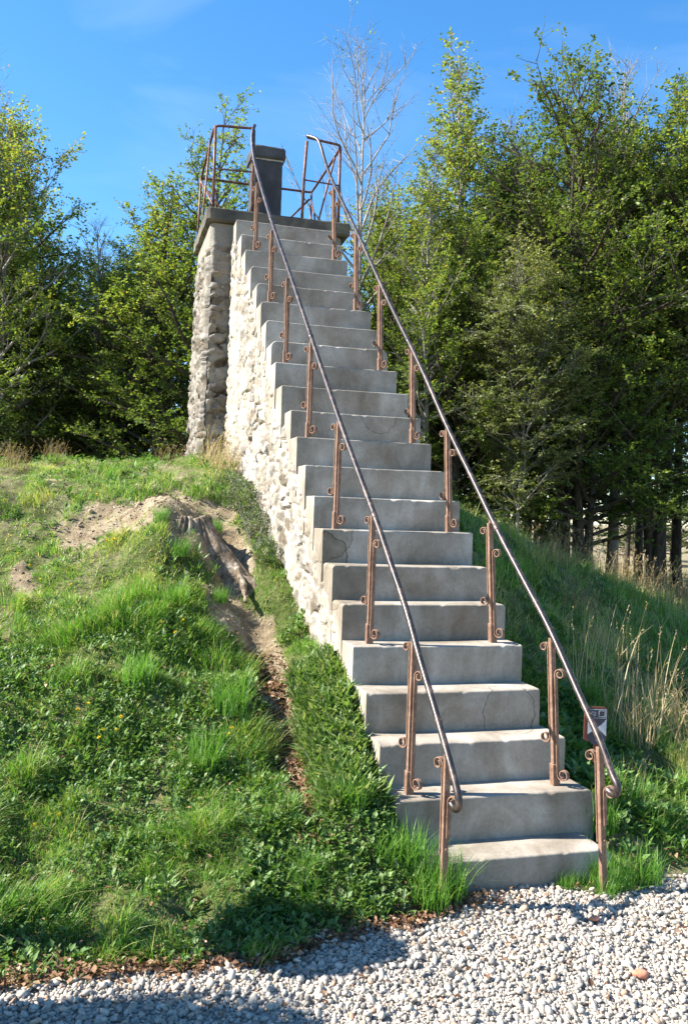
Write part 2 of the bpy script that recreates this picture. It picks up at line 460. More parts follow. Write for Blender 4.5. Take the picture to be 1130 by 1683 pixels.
def bare(x, y):
    """0..1 bare-soil mask on the mound"""
    def bl(cx, cy, rx, ry, rot=0.0):
        c, s = math.cos(rot), math.sin(rot); dx, dy = x - cx, y - cy
        u = (dx * c + dy * s) / rx; v = (-dx * s + dy * c) / ry
        return np.exp(-(u * u + v * v))
    m = bl(-1.80, 3.05, .34, .30) * 1.05 + bl(-1.36, 2.92, .36, .46) * 1.3 + bl(-2.35, 2.65, .20, .28) * .72 + bl(-2.25, 2.1, .15, .25) * .55 + bl(-.95, 2.7, .20, .5) * 1.25
    m = m + bl(-.83, 1.60, .12, .40) * 1.5 + bl(-.86, .95, .075, .42) * 1.3 + bl(-.9, .4, .08, .2) * .6 + bl(-1.0, 2.05, .18, .2) * 1.1
    m = m + bl(-1.45, 4.3, .25, .3) * .55 + bl(-1.2, 3.9, .15, .3) * .6 + bl(-2.2, 3.9, .22, .25) * .5
    n = fbm(x * 4.5, y * 4.5, seed=31, octv=5)
    return np.clip(sstep(.45, .80, m + n * .75), 0, 1)

def terrain(x, y):
    x = np.asarray(x, float); y = np.asarray(y, float)
    r = np.hypot(x + .3, y - 4.5)
    h = _tps(np.clip(x, -9, 10), np.clip(y, -1, 14.5))
    far = 0.50 + 0.25 * vnoise(x * .03, y * .03, seed=9)
    h = h + (far - h) * sstep(9, 15, r) * (y > -1)
    # hummocks, ledge, hollow beside the stump
    near = 1 - sstep(5, 10, r)
    h = h + near * (0.075 * fbm(x * 2.3, y * 2.3, seed=1, octv=3) + 0.044 * fbm(x * 7, y * 7, seed=2, octv=3)) * sstep(.0, .35, y - edge_y(x))
    led = np.exp(-(((x + 1.42) / .40) ** 2)) * (sstep(2.3, 2.5, y + .10 * vnoise(x * 5, y * 0, seed=3)) - sstep(2.6, 3.5, y)) * .10
    hol = -.27 * np.exp(-(((x + .97) / .12) ** 2 + ((y - 2.65) / .42) ** 2)) + .10 * np.exp(-(((x + 1.38) / .22) ** 2 + ((y - 2.85) / .32) ** 2))
    gul = -.08 * np.exp(-(((x + .86) / .11) ** 2)) * sstep(.2, .6, y) * (1 - sstep(1.7, 2.3, y))
    h = h + led + hol + gul
    h = h + (.030 * fbm(x * 9, y * 9, seed=4, octv=4) + .012 * fbm(x * 34, y * 34, seed=14, octv=2)) * bare(x, y) * near
    ins = (sstep(-.47, -.40, x) * (1 - sstep(.50, .56, x))) * sstep(-.02, .06, y) * (1 - sstep(4.7, 4.9, y)) * (1 - .35 * sstep(3.0, 4.0, y))
    h = h - .22 * ins
    d = y - edge_y(x)
    flat = sstep(-.10, .22, d)
    inarea = 1 - sstep(4.0, 8.0, np.abs(x))
    k = flat * inarea + sstep(-.6, 3, y) * (1 - inarea)
    h = GRAVEL_Z - .012 + (np.maximum(h, GRAVEL_Z - .0) - GRAVEL_Z + .012) * k
    return h

def axis(lo, hi, fine, far, gr=1.18):
    a = list(np.arange(lo, hi + 1e-6, fine)); s = fine
    while a[-1] < far: s *= gr; a.append(a[-1] + s)
    s = fine; b = []; q = lo
    while q > -far: s *= gr; q -= s; b.append(q)
    return np.array(b[::-1] + a)
AX = axis(-2.9, 2.6, .022, 900); AY = axis(-.6, 5.6, .022, 900)
gx, gy = np.meshgrid(AX, AY, indexing='ij')
gz = terrain(gx, gy)
# push the sheet down inside the stair and tower so that it never pokes through
V = np.stack([gx, gy, gz], -1).reshape(-1, 3)
gmask = (1 - sstep(.05, .5, bare(gx, gy))) * (.55 + .45 * sstep(-.3, .3, fbm(gx * 3, gy * 3, seed=77, octv=3))) * sstep(-.02, .12, gy - edge_y(gx)) * (1 - .75 * sstep(16, 26, np.hypot(gx, gy - 4)))
me = mesh_np('ground', V, [grid_faces(len(AX), len(AY))], M_SOIL, True, {'grass': gmask.ravel()})
tag(obj('ground', me), kind='structure')

# ------------------------------------------------------------------ staircase
RUN, RISE = .21775, .2
STEPL = [-.500,-.505,-.512,-.519,-.530,-.534,-.537,-.547,-.553,-.564,-.577,-.576,-.602,-.611,-.606,-.614,-.620,-.624,-.642,-.660,-.667,-.685]
STEPR = [.47,.51,.470,.439,.442,.440,.428,.418,.418,.395,.378,.375,.352,.332,.325,.318,.313,.293,.285,.272,.275,.262]
ROUND = {0: .05, 1: .04, 14: .045, 15: .03, 16: .03, 17: .035, 18: .035, 5: .02, 6: .02, 19: .02, 20: .012, 21: .015}
def wl(y): return np.interp(y, [RUN * i for i in range(22)] + [5.2], STEPL + [-.69])
def wr(y): return np.interp(y, [RUN * i for i in range(22)] + [5.2], STEPR + [.26])
stair = empty('staircase', (0, 0, 0), 'narrow flight of grey concrete steps on a rough stone base, climbing to the platform', 'staircase')
def make_step(i):
    xl, xr = STEPL[i], STEPR[i]
    y0 = RUN * i; zt = RISE * (i + 1); depth = RUN + .05; hgt = .44
    if i == 0: y0 += -.005; depth += .0
    rc = ROUND.get(i, .006)
    nx = 90
    xs = np.concatenate([xl + np.linspace(0, 1, 9)[:-1] ** 1.6 * max(rc, .01), np.linspace(xl + max(rc, .01), xr - max(rc, .01), nx), xr - (np.linspace(0, 1, 9)[:-1] ** 1.6 * max(rc, .01))[::-1]])
    # profile from the back of the tread, over the nosing, down the riser, to the bottom back
    nr = .008 if i > 3 else .010
    prof = [(depth, 0.0)] + [(t, 0.0) for t in np.linspace(depth * .75, nr * 2.2, 6)]
    prof += [(nr - nr * math.sin(a), -nr + nr * math.cos(a)) for a in np.linspace(0, math.pi / 2, 6)]
    prof += [(0.0, -t) for t in np.linspace(nr * 2, hgt, 14)] + [(depth, -hgt)]
    prof = np.array(prof)
    X = np.repeat(xs[:, None], len(prof), 1)
    Y = y0 + np.repeat(prof[None, :, 0], len(xs), 0); Z = zt + np.repeat(prof[None, :, 1], len(xs), 0)
    d = np.minimum(xs - xl, xr - xs)
    drop = np.where(d < rc, rc - np.sqrt(np.maximum(rc * rc - (rc - d) ** 2, 0)), 0)
    topw = np.clip(1 + (Z - zt) / .2, 0, 1)
    Z = Z - drop[:, None] * topw
    nose = np.exp(-(((Y - y0) / .03) ** 2 + ((Z - zt) / .03) ** 2))
    wear = (.5 + .5 * fbm(X * 16, Y * 0 + i * 3.1, seed=40 + i, octv=4))
    chip = np.clip(vnoise(X * 22, Y * 20, Z * 20, seed=90 + i) - .58, 0, 1) * .016
    Z = Z - nose * (wear * .002 + chip); Y = Y + nose * (wear * .003 + chip)
    Z = Z + .002 * fbm(X * 3, Y * 3 + i, seed=60, octv=3) * topw
    Y = Y + .004 * fbm(X * 3, Z * 5, seed=61, octv=3) * (prof[None, :, 0] < .01)
    if i >= 2: Z = Z - .0030 * np.sin((X - xl) / (xr - xl) * math.pi) * topw
    nu, nv = X.shape
    V = np.stack([X, Y, Z], -1).reshape(-1, 3)
    F = grid_faces(nu, nv)
    bm_caps_l = list(range(nv)); bm_caps_r = [(nu - 1) * nv + q for q in range(nv)][::-1]
    me = bpy.data.meshes.new('step')
    me.from_pydata([tuple(v) for v in V], [], [tuple(int(q) for q in f[::-1]) for f in F] + [tuple(bm_caps_l), tuple(bm_caps_r)] + [tuple([0 + (nu - 1) * nv, nv - 1 + (nu - 1) * nv, nv - 1, 0])])
    me.polygons.foreach_set('use_smooth', [True] * len(F) + [False] * 3)
    me.materials.append(M_STEP); me.update()
    bm = bmesh.new(); bm.from_mesh(me); bmesh.ops.recalc_face_normals(bm, faces=bm.faces); bm.to_mesh(me); bm.free()
    return obj('step', me, stair)
for i in range(22): make_step(i)

# rubble masonry: a height field of irregular stones in (u, v)
def rubble(u, v, seed, cu=.125, cv=.082, relief=1.0):
    uu = u + .035 * fbm(u * 7, v * 7, seed=seed + 3, octv=3); vv = v + .03 * fbm(u * 7, v * 7, seed=seed + 4, octv=3)
    a, b = uu / cu, vv / cv
    ai, bi = np.floor(a), np.floor(b)
    F1 = np.full(u.shape, 9.); F2 = np.full(u.shape, 9.); idx = np.zeros(u.shape); gx_ = np.zeros(u.shape); gy_ = np.zeros(u.shape)
    for dx in (-2, -1, 0, 1, 2):
        for dy in (-2, -1, 0, 1, 2):
            ca, cb = ai + dx, bi + dy
            px = ca + .5 + (ihash(ca, cb, ca * 0, seed) - .5) * .95; py = cb + .5 + (ihash(ca, cb, ca * 0 + 1, seed) - .5) * .95
            sz = ihash(ca, cb, ca * 0 + 5, seed) * .45
            d = np.hypot(a - px, b - py) - sz
            upd = d < F1
            F2 = np.where(upd, F1, np.minimum(F2, d)); 
            idx = np.where(upd, ihash(ca, cb, ca * 0 + 2, seed), idx)
            gx_ = np.where(upd, (a - px) * (ihash(ca, cb, ca * 0 + 3, seed) - .5), gx_); gy_ = np.where(upd, (b - py) * (ihash(ca, cb, ca * 0 + 4, seed) - .5), gy_)
            F1 = np.where(upd, d, F1)
    e = F2 - F1
    st = sstep(.01, .13, e)
    rough = fbm(u * 15, v * 19, seed=seed + 8, octv=4)
    h = st * (.006 + .022 * idx) + np.clip((gx_ + gy_) * .13, -.013, .013) * st + .011 * rough + .005 * fbm(u * 45, v * 45, seed=seed + 9, octv=3)
    mort = sstep(.12, .45, fbm(u * 2.2, v * 2.2, seed=seed + 40, octv=3))
    h = h * (1 - .5 * mort) + mort * .012
    h = h + .010 * np.clip(1 - np.abs(fbm(u * 6 + v * 4, v * 9 - u * 5, seed=seed + 31, octv=3)) * 5, 0, 1)
    holes = sstep(.36, .52, vnoise(u * 8, v * 10, seed=seed + 12)) * (1 - sstep(.04, .22, e)) * .06
    return (h - holes) * relief, idx, sstep(.02, .09, e) * (1 - .55 * mort)

def side_wall(sign):
    ys = np.arange(.12, 4.86, .0105); zs = np.arange(-.05, 4.42, .0105)
    Y, Z = np.meshgrid(ys, zs, indexing='ij')
    line = Y / RUN * RISE + RISE
    dep = line - Z
    h, idx, jt = rubble(Y, Z, 11 if sign < 0 else 55)
    m = sstep(.24, .33, dep + .07 * fbm(Y * 4, Z * 4, seed=21, octv=3) + .02 * h / .02)
    base = (wl(Y) if sign < 0 else wr(Y))
    out = -.03 + m * (.030 + h * .62 - .012)
    X = base + sign * out * 1.0
    if sign < 0: X = X - .0 - .02 * sstep(1.2, 3.4, dep)
    tread = (np.floor((Y - .001) / RUN) + 1) * RISE
    Zc = np.minimum(Z, tread - .03)
    V = np.stack([X, Y, Zc], -1).reshape(-1, 3)
    kz = (Z[:-1, :-1] < tread[:-1, :-1] - .03) 
    g = terrain(np.full(ys.shape, base.mean()), ys)
    kz &= (Z[:-1, :-1] > (g[:-1, None] - .35))
    F = grid_faces(len(ys), len(zs), kz)
    if sign > 0: F = F[:, ::-1]
    me = mesh_np('side_wall', V, [F], M_RUB, True, {'stone': idx.ravel(), 'joint': jt.ravel()})
    return obj('side_wall', me, stair)
side_wall(-1); side_wall(1)

# ------------------------------------------------------------------ tower and platform
tower = empty('lookout_tower', (-.23, 5.4, 2.1), 'square rubble stone tower at the head of the stairs carrying a dark concrete platform slab', 'tower')
TI = Vector(tower.location)
def tower_face(p0, p1, zb, zt, outn, seed, batter):
    L = math.hypot(p1[0] - p0[0], p1[1] - p0[1]); us = np.linspace(0, L, int(L / .013)); zs = np.arange(zb, zt, .013)
    U, Z = np.meshgrid(us, zs, indexing='ij')
    h, idx, jt = rubble(U + seed, Z, seed, .17, .09, .95)
    top = sstep(4.20, 4.26, Z + .03 * vnoise(U * 9, Z * 9, seed=4))
    h = h * (1 - top) + top * .006
    corner = np.minimum(U, L - U)
    h = h * sstep(-.02, .03, corner) - .03 * (1 - sstep(0, .035, corner))
    jt = jt * (1 - top); idx = idx * (1 - top) + .55 * top
    off = h + (4.4 - Z) * batter
    t = U / L
    # widen with the batter so the corners stay closed
    ext = (4.4 - Z) * batter
    X = p0[0] + (p1[0] - p0[0]) * t + outn[0] * off + (p1[0] - p0[0]) / L * (t * 2 - 1) * ext
    Y = p0[1] + (p1[1] - p0[1]) * t + outn[1] * off + (p1[1] - p0[1]) / L * (t * 2 - 1) * ext
    return np.stack([X - TI.x, Y - TI.y, Z - TI.z], -1).reshape(-1, 3), grid_faces(len(us), len(zs)), idx.ravel(), jt.ravel()
TX0, TX1, TY0, TY1 = -.885, .40, 4.86, 5.98
VV, FF, II, JJ, n = [], [], [], [], 0
for p0, p1, o, s in (((TX0, TY0), (TX1, TY0), (0, -1), 3), ((TX1, TY0), (TX1, TY1), (1, 0), 4), ((TX1, TY1), (TX0, TY1), (0, 1), 5), ((TX0, TY1), (TX0, TY0), (-1, 0), 6)):
    v, f, i_, j_ = tower_face(p0, p1, 1.6, 4.436, o, s, .012 if s != 6 else .02)
    VV.append(v); FF.append(f + n); II.append(i_); JJ.append(j_); n += len(v)
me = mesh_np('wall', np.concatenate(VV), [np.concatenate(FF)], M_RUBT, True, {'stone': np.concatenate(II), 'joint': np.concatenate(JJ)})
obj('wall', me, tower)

def slab_mesh(x0, x1, y0, y1, z0, z1, name, m, seed, amp=.004, bev=.012, step=.035):
    bm = bmesh.new(); bmesh.ops.create_cube(bm, size=1)
    for v in bm.verts: v.co = Vector(((x0 + x1) / 2 + v.co.x * (x1 - x0), (y0 + y1) / 2 + v.co.y * (y1 - y0), (z0 + z1) / 2 + v.co.z * (z1 - z0)))
    bmesh.ops.bevel(bm, geom=list(bm.edges), offset=bev, segments=3, affect='EDGES')
    long = [e for e in bm.edges if e.calc_length() > step * 2]
    bmesh.ops.subdivide_edges(bm, edges=long, cuts=int(max(x1 - x0, z1 - z0, y1 - y0) / step), use_grid_fill=True)
    co = np.array([v.co[:] for v in bm.verts])
    d = np.stack([vnoise(co[:, 0] * 11, co[:, 1] * 11, co[:, 2] * 11, seed=seed + k) + .5 * vnoise(co[:, 0] * 27, co[:, 1] * 27, co[:, 2] * 27, seed=seed + k + 5) for k in range(3)], 1) * amp
    for v, q in zip(bm.verts, co + d): v.co = Vector(q)
    bmesh.ops.recalc_face_normals(bm, faces=bm.faces)
    me = bpy.data.meshes.new(name); bm.to_mesh(me); bm.free(); me.materials.append(m)
    me.polygons.foreach_set('use_smooth', [True] * len(me.polygons))
    return me
o = obj('platform_slab', slab_mesh(-.932 - TI.x, .475 - TI.x, 4.79 - TI.y, 6.03 - TI.y, 4.438 - TI.z, 4.566 - TI.z, 'platform_slab', M_SLAB, 5), tower)

PL0 = Vector((-.245, 5.62, 4.566))
pil = empty('stone_pedestal', PL0, 'short dark square pedestal with an overhanging cap standing on the platform', 'pedestal')
obj('shaft', slab_mesh(-.150, .150, -.150, .150, -.004, .80, 'shaft', M_PILLAR, 9, .003), pil)
obj('mortar_joint', slab_mesh(-.156, .156, -.156, .156, .786, .803, 'mortar_joint', m_flat('pale_mortar', (.36, .34, .29), .95, .1), 25, .002, .003), pil)
obj('cap', slab_mesh(-.178, .178, -.178, .178, .800, .925, 'cap', M_PILLAR, 15, .004), pil)

# ------------------------------------------------------------------ stair railings
def spiral(cx, cz, r0, a0, a1, n=22, shrink=.42):
    """spiral in the x-z plane, from angle a0 to a1, radius falling to r0*shrink"""
    out = []
    for k in range(n):
        t = k / (n - 1); a = a0 + (a1 - a0) * t; r = r0 * (1 - (1 - shrink) * t)
        out.append((cx + r * math.cos(a), cz + r * math.sin(a)))
    return out

def c_scroll(side, zb, zt, x0, rb=.030, rt=.024):
    x0 = x0 + .003
    """points (x, z) of a flat strap with a scroll at each end, bulging out on +side"""
    pts = []
    if rb:
        s = spiral(x0 + rb, zb, rb, math.pi, math.pi + 2 * math.pi * 1.22)     # from the strap down, out and up
        pts += s[::-1]
    else: pts.append((x0, zb))
    pts += [(x0, zb + (zt - zb) * t) for t in np.linspace(.05, .95, 8)]
    s = spiral(x0 + rt, zt, rt, math.pi, math.pi - 2 * math.pi * 1.22)
    pts += s
    return [(side * x, z) for x, z in pts]

def make_post(railing, base, height, kind, seed):
    """square bar with sockets, two flat straps ending in scrolls; base in world"""
    rr = random.Random(seed)
    e = MB()
    s = .026
    lean = rr.uniform(-.006, .006)
    e.box((0, 0, height / 2), (s, s, height), bev=.002)
    if kind == 'full': e.box((0, 0, .055), (s + .012, s + .012, .11), bev=.003)
    else: e.box((0, 0, .03), (s + .012, s + .012, .06), bev=.003)
    e.sphere((s / 2 + .007, 0, height * .42), .005); e.sphere((s / 2 + .007, 0, height * .62), .005)
    p = e.build('post', M_POST, railing)
    p.location = base
    # the bar sits square to the flight, the straps face across it
    kindz = .4
    tilt = Matrix.Rotation(R((0.0 if PSIDE < 0 else (-3.0 if base[2] + kindz < 2.0 else -2.0)) + rr.uniform(-.35, .35)), 3, 'Y') @ Matrix.Rotation(R(rr.uniform(-.8, .8)), 3, 'X')
    p.rotation_euler = (tilt @ Matrix.Rotation(R(-90 + rr.uniform(-6, 3)), 3, 'Z')).to_euler()
    def strap(side, zb, zt, rb, rt):
        q = MB(); pts = c_scroll(side, zb, zt, s / 2 + .003, rb, rt)
        q.strip([(x, 0, z) for x, z in pts], .0115, (0, 1, 0), .0040)
        o = q.build('scroll', M_POST, p)
        o.rotation_euler = (0, 0, R(26))
        return o
    if kind == 'full':
        strap(1, .064, height - .17, .032, .026)
        strap(-1, .235, height - .045, .028, .023)
    else:
        strap(1, height - .34, height - .19, 0, .030)
        strap(-1, height - .42, height - .045, 0, .027)
    return p

YP = [.316, .969, 1.622, 2.276, 2.93, 3.56, 4.20]
ZP = [.4, 1.0, 1.6, 2.2, 2.8, 3.4, 4.0]
LX = [-.405, -.414, -.444, -.478, -.518, -.534, -.565]
RX = [.352, .309, .298, .274, .228, .200, .165]
def rail_z_left(y): return .735 + .9165 * y
LEFT_RAIL = [(-.410,-.192,.520),(-.406,-.222,.508),(-.404,-.250,.518),(-.404,-.258,.547),(-.404,-.238,.584),(-.404,-.175,.653),(-.404,-.130,.700),(-.405,.021,.851),(-.406,.221,1.040),(-.408,.42,1.245),(-.414,.67,1.465),(-.419,.927,1.686),(-.444,1.537,2.205),(-.474,2.31,2.900),(-.499,2.92,3.460),(-.520,3.567,4.025),(-.540,4.10,4.535),(-.550,4.45,4.890),(-.553,4.60,5.090),(-.548,4.68,5.230),(-.531,4.73,5.330),(-.512,4.78,5.385)]
RIGHT_RAIL = [(.308,-.200,.540),(.314,-.232,.530),(.318,-.256,.540),(.318,-.260,.572),(.318,-.208,.622),(.318,-.116,.730),(.316,.067,.900),(.312,.345,1.160),(.301,.607,1.378),(.287,.92,1.640),(.273,1.238,1.930),(.256,1.596,2.255),(.234,2.063,2.715),(.206,2.678,3.275),(.173,3.437,3.992),(.152,3.98,4.485),(.138,4.38,4.860),(.132,4.58,5.080),(.124,4.68,5.220),(.105,4.76,5.330),(.062,4.84,5.385),(.03,4.90,5.415)]
def smooth_path(P, sub=5, jitter=.0, seed=0):
    P = np.array(P, float); n = len(P); out = []
    for i in range(n - 1):
        p0, p1, p2, p3 = P[max(i - 1, 0)], P[i], P[i + 1], P[min(i + 2, n - 1)]
        for k in range(sub):
            t = k / sub
            out.append(.5 * ((2 * p1) + (-p0 + p2) * t + (2 * p0 - 5 * p1 + 4 * p2 - p3) * t * t + (-p0 + 3 * p1 - 3 * p2 + p3) * t ** 3))
    out.append(P[-1]); out = np.array(out)
    return out

PSIDE = -1
def stair_railing(pathpts, xs, p0x, label, seed):
    global PSIDE
    PSIDE = -1 if xs[0] < 0 else 1
    rl = empty('stair_railing', (xs[0], .316, .4), label, 'railing', 'iron railings on the two sides of the steps')
    org = Vector(rl.location)
    P = smooth_path(pathpts, 5) - np.array(org)
    q = MB(); q.tube(P, .0155, 14)
    o = q.build('handrail', M_RAIL, rl, True)
    # joint collars and rivets along the pipe
    PP = P + np.array(org)
    for k, yy in enumerate((-.02, .10, .34, .56, .93, 1.10, 1.66, 2.33, 2.42, 3.0, 3.67, 4.2)):
        i = int(np.argmin(np.abs(PP[:, 1] - yy) + (PP[:, 2] < .55) * 9))
        t = P[min(i + 1, len(P) - 1)] - P[i - 1]; t /= np.linalg.norm(t)
        m = MB()
        if yy in (.93, 2.33, 3.67): m.tube([P[i] - t * .022, P[i] - t * .018, P[i] + t * .018, P[i] + t * .022], [.0158, .0178, .0178, .0158], 12); nm = 'collar'
        else: m.sphere(P[i] + np.array([.008, -.0142, .004]), .0055); nm = 'rivet'
        m.build(nm, M_RAIL, o, True)
    # posts
    def rz(y): 
        c = PP[6:]; return float(np.interp(y, c[:, 1], c[:, 2]))
    gz0 = float(terrain(np.array([p0x]), np.array([-.12]))[0]) - .04
    make_post(rl, Vector((p0x, -.12, gz0)) - org, .700 - gz0, 'short', seed)
    for k in range(7):
        z0 = ZP[k]; h = rz(YP[k]) - z0 - .012
        p = make_post(rl, Vector((xs[k], YP[k], z0 - .004)) - org, h, 'full', seed + 1 + k)
        top = np.array(p.location) + np.array(p.rotation_euler.to_matrix() @ Vector((0, 0, h - .012)))
        near_ = P[10:][int(np.argmin(np.linalg.norm(P[10:] - top, axis=1)))]
        m = MB(); m.tube([top - np.array([0, 0, .012]), top + (near_ - top) * .5 + 1e-4, near_], [.012, .011, .010], 8); m.build('bracket', M_POST, rl, True)
    return rl
stair_railing(LEFT_RAIL, LX, -.402, 'rusty scrolled iron railing with dark handrail on the left, stone wall side', 10)
stair_railing(RIGHT_RAIL, RX, .360, 'rusty scrolled iron railing with dark handrail on the right, by the small sign', 30)

# ------------------------------------------------------------------ platform railings
ZT = 5.385; ZS = 4.566
def bar(parent, name, pts, r, m=M_PRAIL, k=8):
    q = MB(); q.tube(np.array(pts) - np.array(parent.location), r, k); return q.build(name, m, parent, True)
pr = empty('platform_railing', (-.865, 4.9, ZS), 'bent rusty guard rail round the left side of the platform, left of the pedestal', 'railing', 'guard rails of the platform')
bar(pr, 'top_rail', smooth_path([(-.500, 4.86, 5.392), (-.66, 4.885, 5.388), (-.80, 4.90, 5.386), (-.865, 4.93, 5.382), (-.875, 5.05, 5.370), (-.882, 5.50, 5.30), (-.880, 5.90, 5.262), (-.86, 5.95, 5.257), (-.70, 5.95, 5.257), (-.27, 5.95, 5.257)], 4), .013)
for nm, pts, r in (('upright', [(-.866, 4.905, ZS - .01), (-.868, 4.905, 5.38)], .014), ('upright', [(-.490, 4.88, ZS - .01), (-.498, 4.88, 5.10), (-.500, 4.88, 5.385)], .014),
                   ('upright', [(-.915, 5.28, ZS - .14), (-.915, 5.30, 4.72), (-.884, 5.20, 5.34)], .010), ('upright', [(-.905, 5.94, ZS - .14), (-.885, 5.94, 5.25)], .012),
                   ('middle_rail', [(-.862, 4.90, 4.968), (-.495, 4.885, 4.978)], .008), ('brace', [(-.885, 5.93, 5.215), (-.70, 5.42, 4.60)], .010), ('brace', [(-.88, 5.94, 5.20), (-.35, 5.94, 4.60)], .011)):
    bar(pr, nm, pts, r)
pr = empty('platform_railing', (.371, 4.9, ZS), 'bent rusty guard rail round the right side of the platform, right of the pedestal', 'railing', 'guard rails of the platform')
bar(pr, 'top_rail', smooth_path([(.030, 4.90, 5.40), (.18, 4.90, 5.385), (.335, 4.905, 5.375), (.372, 4.93, 5.365), (.378, 5.05, 5.350), (.355, 5.5, 5.30), (.335, 5.90, 5.268), (.31, 5.95, 5.262), (.15, 5.95, 5.26), (-.20, 5.95, 5.257)], 4), .013)
for nm, pts, r in (('upright', [(.004, 4.90, ZS - .01), (.012, 4.90, 5.02), (.030, 4.90, 5.36)], .015), ('upright', [(.375, 4.905, ZS - .01), (.372, 4.905, 5.36)], .015),
                   ('upright', [(.335, 5.94, ZS - .01), (.330, 5.94, 5.25)], .012), ('upright', [(.372, 5.1, 5.33), (.30, 5.52, 4.72), (.27, 5.54, ZS - .01)], .011),
                   ('middle_rail', [(.01, 4.90, 4.978), (.372, 4.90, 4.968)], .008), ('brace', [(.325, 5.93, 5.17), (.30, 5.52, 4.74)], .010), ('brace', [(.31, 5.94, 5.18), (-.10, 5.94, 4.72), (-.18, 5.94, 4.58)], .011)):
    bar(pr, nm, pts, r)

# ------------------------------------------------------------------ little sign on the right railing
sg = empty('trail_sign', (.375, .00, .635), 'small blue and white pointed marker plate in a brown backing behind the right handrail', 'sign')
M_SBROWN = m_flat('sign_brown', (.13, .036, .02), .5); M_SBLUE = m_flat('sign_blue', (.018, .024, .045), .35); M_SWHITE = m_flat('sign_white', (.42, .44, .46), .4, .4, 0, .05)
RZ = Matrix.Rotation(R(-14), 3, 'Z')
def plate(name, poly, th, y, m, parent=sg, hole=None):
    """flat polygon in x-z, thickness th, front face at y"""
    bm = bmesh.new()
    vs = [bm.verts.new(RZ @ Vector((x, y, z))) for x, z in poly]
    f = bm.faces.new(vs)
    r = bmesh.ops.extrude_face_region(bm, geom=[f])
    for v in [g for g in r['geom'] if isinstance(g, bmesh.types.BMVert)]: v.co += RZ @ Vector((0, th, 0))
    bmesh.ops.recalc_face_normals(bm, faces=bm.faces)
    me = bpy.data.meshes.new(name); bm.to_mesh(me); bm.free(); me.materials.append(m)
    return obj(name, me, parent)
def rounded(x0, x1, z0, z1, r, n=4):
    out = []
    for cx, cz, a in ((x1 - r, z1 - r, 0), (x0 + r, z1 - r, 90), (x0 + r, z0 + r, 180), (x1 - r, z0 + r, 270)):
        out += [(cx + r * math.cos(R(a + 90 * k / n)), cz + r * math.sin(R(a + 90 * k / n))) for k in range(n + 1)]
    return out
plate('backing', rounded(-.058, .044, .058, .214, .012), .006, .004, M_SBROWN)
face = plate('face', [(-.044, .205), (.044, .205), (.044, .075), (.022, .045), (-.022, .045), (-.044, .075)], .003, .0, M_SBLUE)
def fr(x0, x1, z0, z1, t=.0016):
    q = [((x0, z0), (x1, z0 + t)), ((x0, z1 - t), (x1, z1)), ((x0, z0 + t), (x0 + t, z1 - t)), ((x1 - t, z0 + t), (x1, z1 - t))]
    for (a, b), (c, d) in q: plate('border_line', [(a, b), (c, b), (c, d), (a, d)], .0012, -.0012, M_SWHITE, face)
fr(-.042, .042, .163, .203)
fr(.006, .036, .169, .198, .0022)
# white swirl emblem
q = MB()
for k in range(9):
    a = 2 * math.pi * k / 9
    pts = [(-.019 + r_ * math.cos(a + r_ * 55), -.0012, .183 + r_ * .9 * math.sin(a + r_ * 55)) for r_ in np.linspace(.003, .0145, 6)]
    pts = [tuple(RZ @ Vector(p_)) for p_ in pts]
    q.tube(pts, np.linspace(.0008, .0015, 6), 5)
q.build('emblem', M_SWHITE, face)
plate('triangle', [(-.042, .158), (-.042, .090), (-.002, .118)], .0012, -.0012, M_SWHITE, face)
plate('triangle', [(.042, .158), (.002, .118), (.042, .082)], .0012, -.0012, M_SWHITE, face)
plate('small_mark', [(-.004, .062), (.004, .060), (.008, .072), (.003, .082), (-.003, .078)], .0012, -.0012, M_SWHITE, face)
plate('bracket', [(-.010, -.04), (.010, -.04), (.010, .06), (-.010, .06)], .004, .010, M_SBROWN)

#@@TERRAIN_END
# ------------------------------------------------------------------ gravel
def rand_unit(n, g):
    v = g.normal(size=(n, 3)); return v / np.linalg.norm(v, axis=1)[:, None]
gravel_x, gravel_y = np.meshgrid(np.linspace(-6, 6, 300), np.linspace(-6, .45, 150), indexing='ij')
ed = edge_y(gravel_x) + .03
gy2 = np.minimum(gravel_y, ed)
me = mesh_np('gravel_path', np.stack([gravel_x, gy2, np.full(gy2.shape, GRAVEL_Z + .004) + .004 * vnoise(gravel_x * 9, gy2 * 9, seed=8)], -1).reshape(-1, 3), [grid_faces(300, 150)],
             m_flat('gravel_bed', (.36, .33, .29), .95, .1, 0, .3), True)
tag(obj('gravel_path', me), kind='structure')

def scatter_solids(base_list, pos, scale, g, tint):
    """merge randomly rotated copies of low-poly solids"""
    Vs, Fs, Ts, off = [], [], [], 0
    which = g.integers(0, len(base_list), len(pos))
    for b, (bv, bf) in enumerate(base_list):
        s = which == b; n = s.sum()
        if n == 0: continue
        ang = g.uniform(0, 2 * math.pi, n); tl = g.normal(0, .35, (n, 2))
        ca, sa = np.cos(ang), np.sin(ang)
        v = bv[None] * scale[s][:, None, :]
        x = v[..., 0] * ca[:, None] - v[..., 1] * sa[:, None]; y = v[..., 0] * sa[:, None] + v[..., 1] * ca[:, None]
        z = v[..., 2] + x * tl[:, :1] + y * tl[:, 1:]
        vv = np.stack([x, y, z], -1) + pos[s][:, None, :]
        Vs.append(vv.reshape(-1, 3))
        Fs.append((bf[None] + (np.arange(n) * len(bv))[:, None, None]).reshape(-1, bf.shape[1]) + off)
        Ts.append(np.repeat(tint[s], len(bv))); off += n * len(bv)
    return np.concatenate(Vs), np.concatenate(Fs), np.concatenate(Ts)
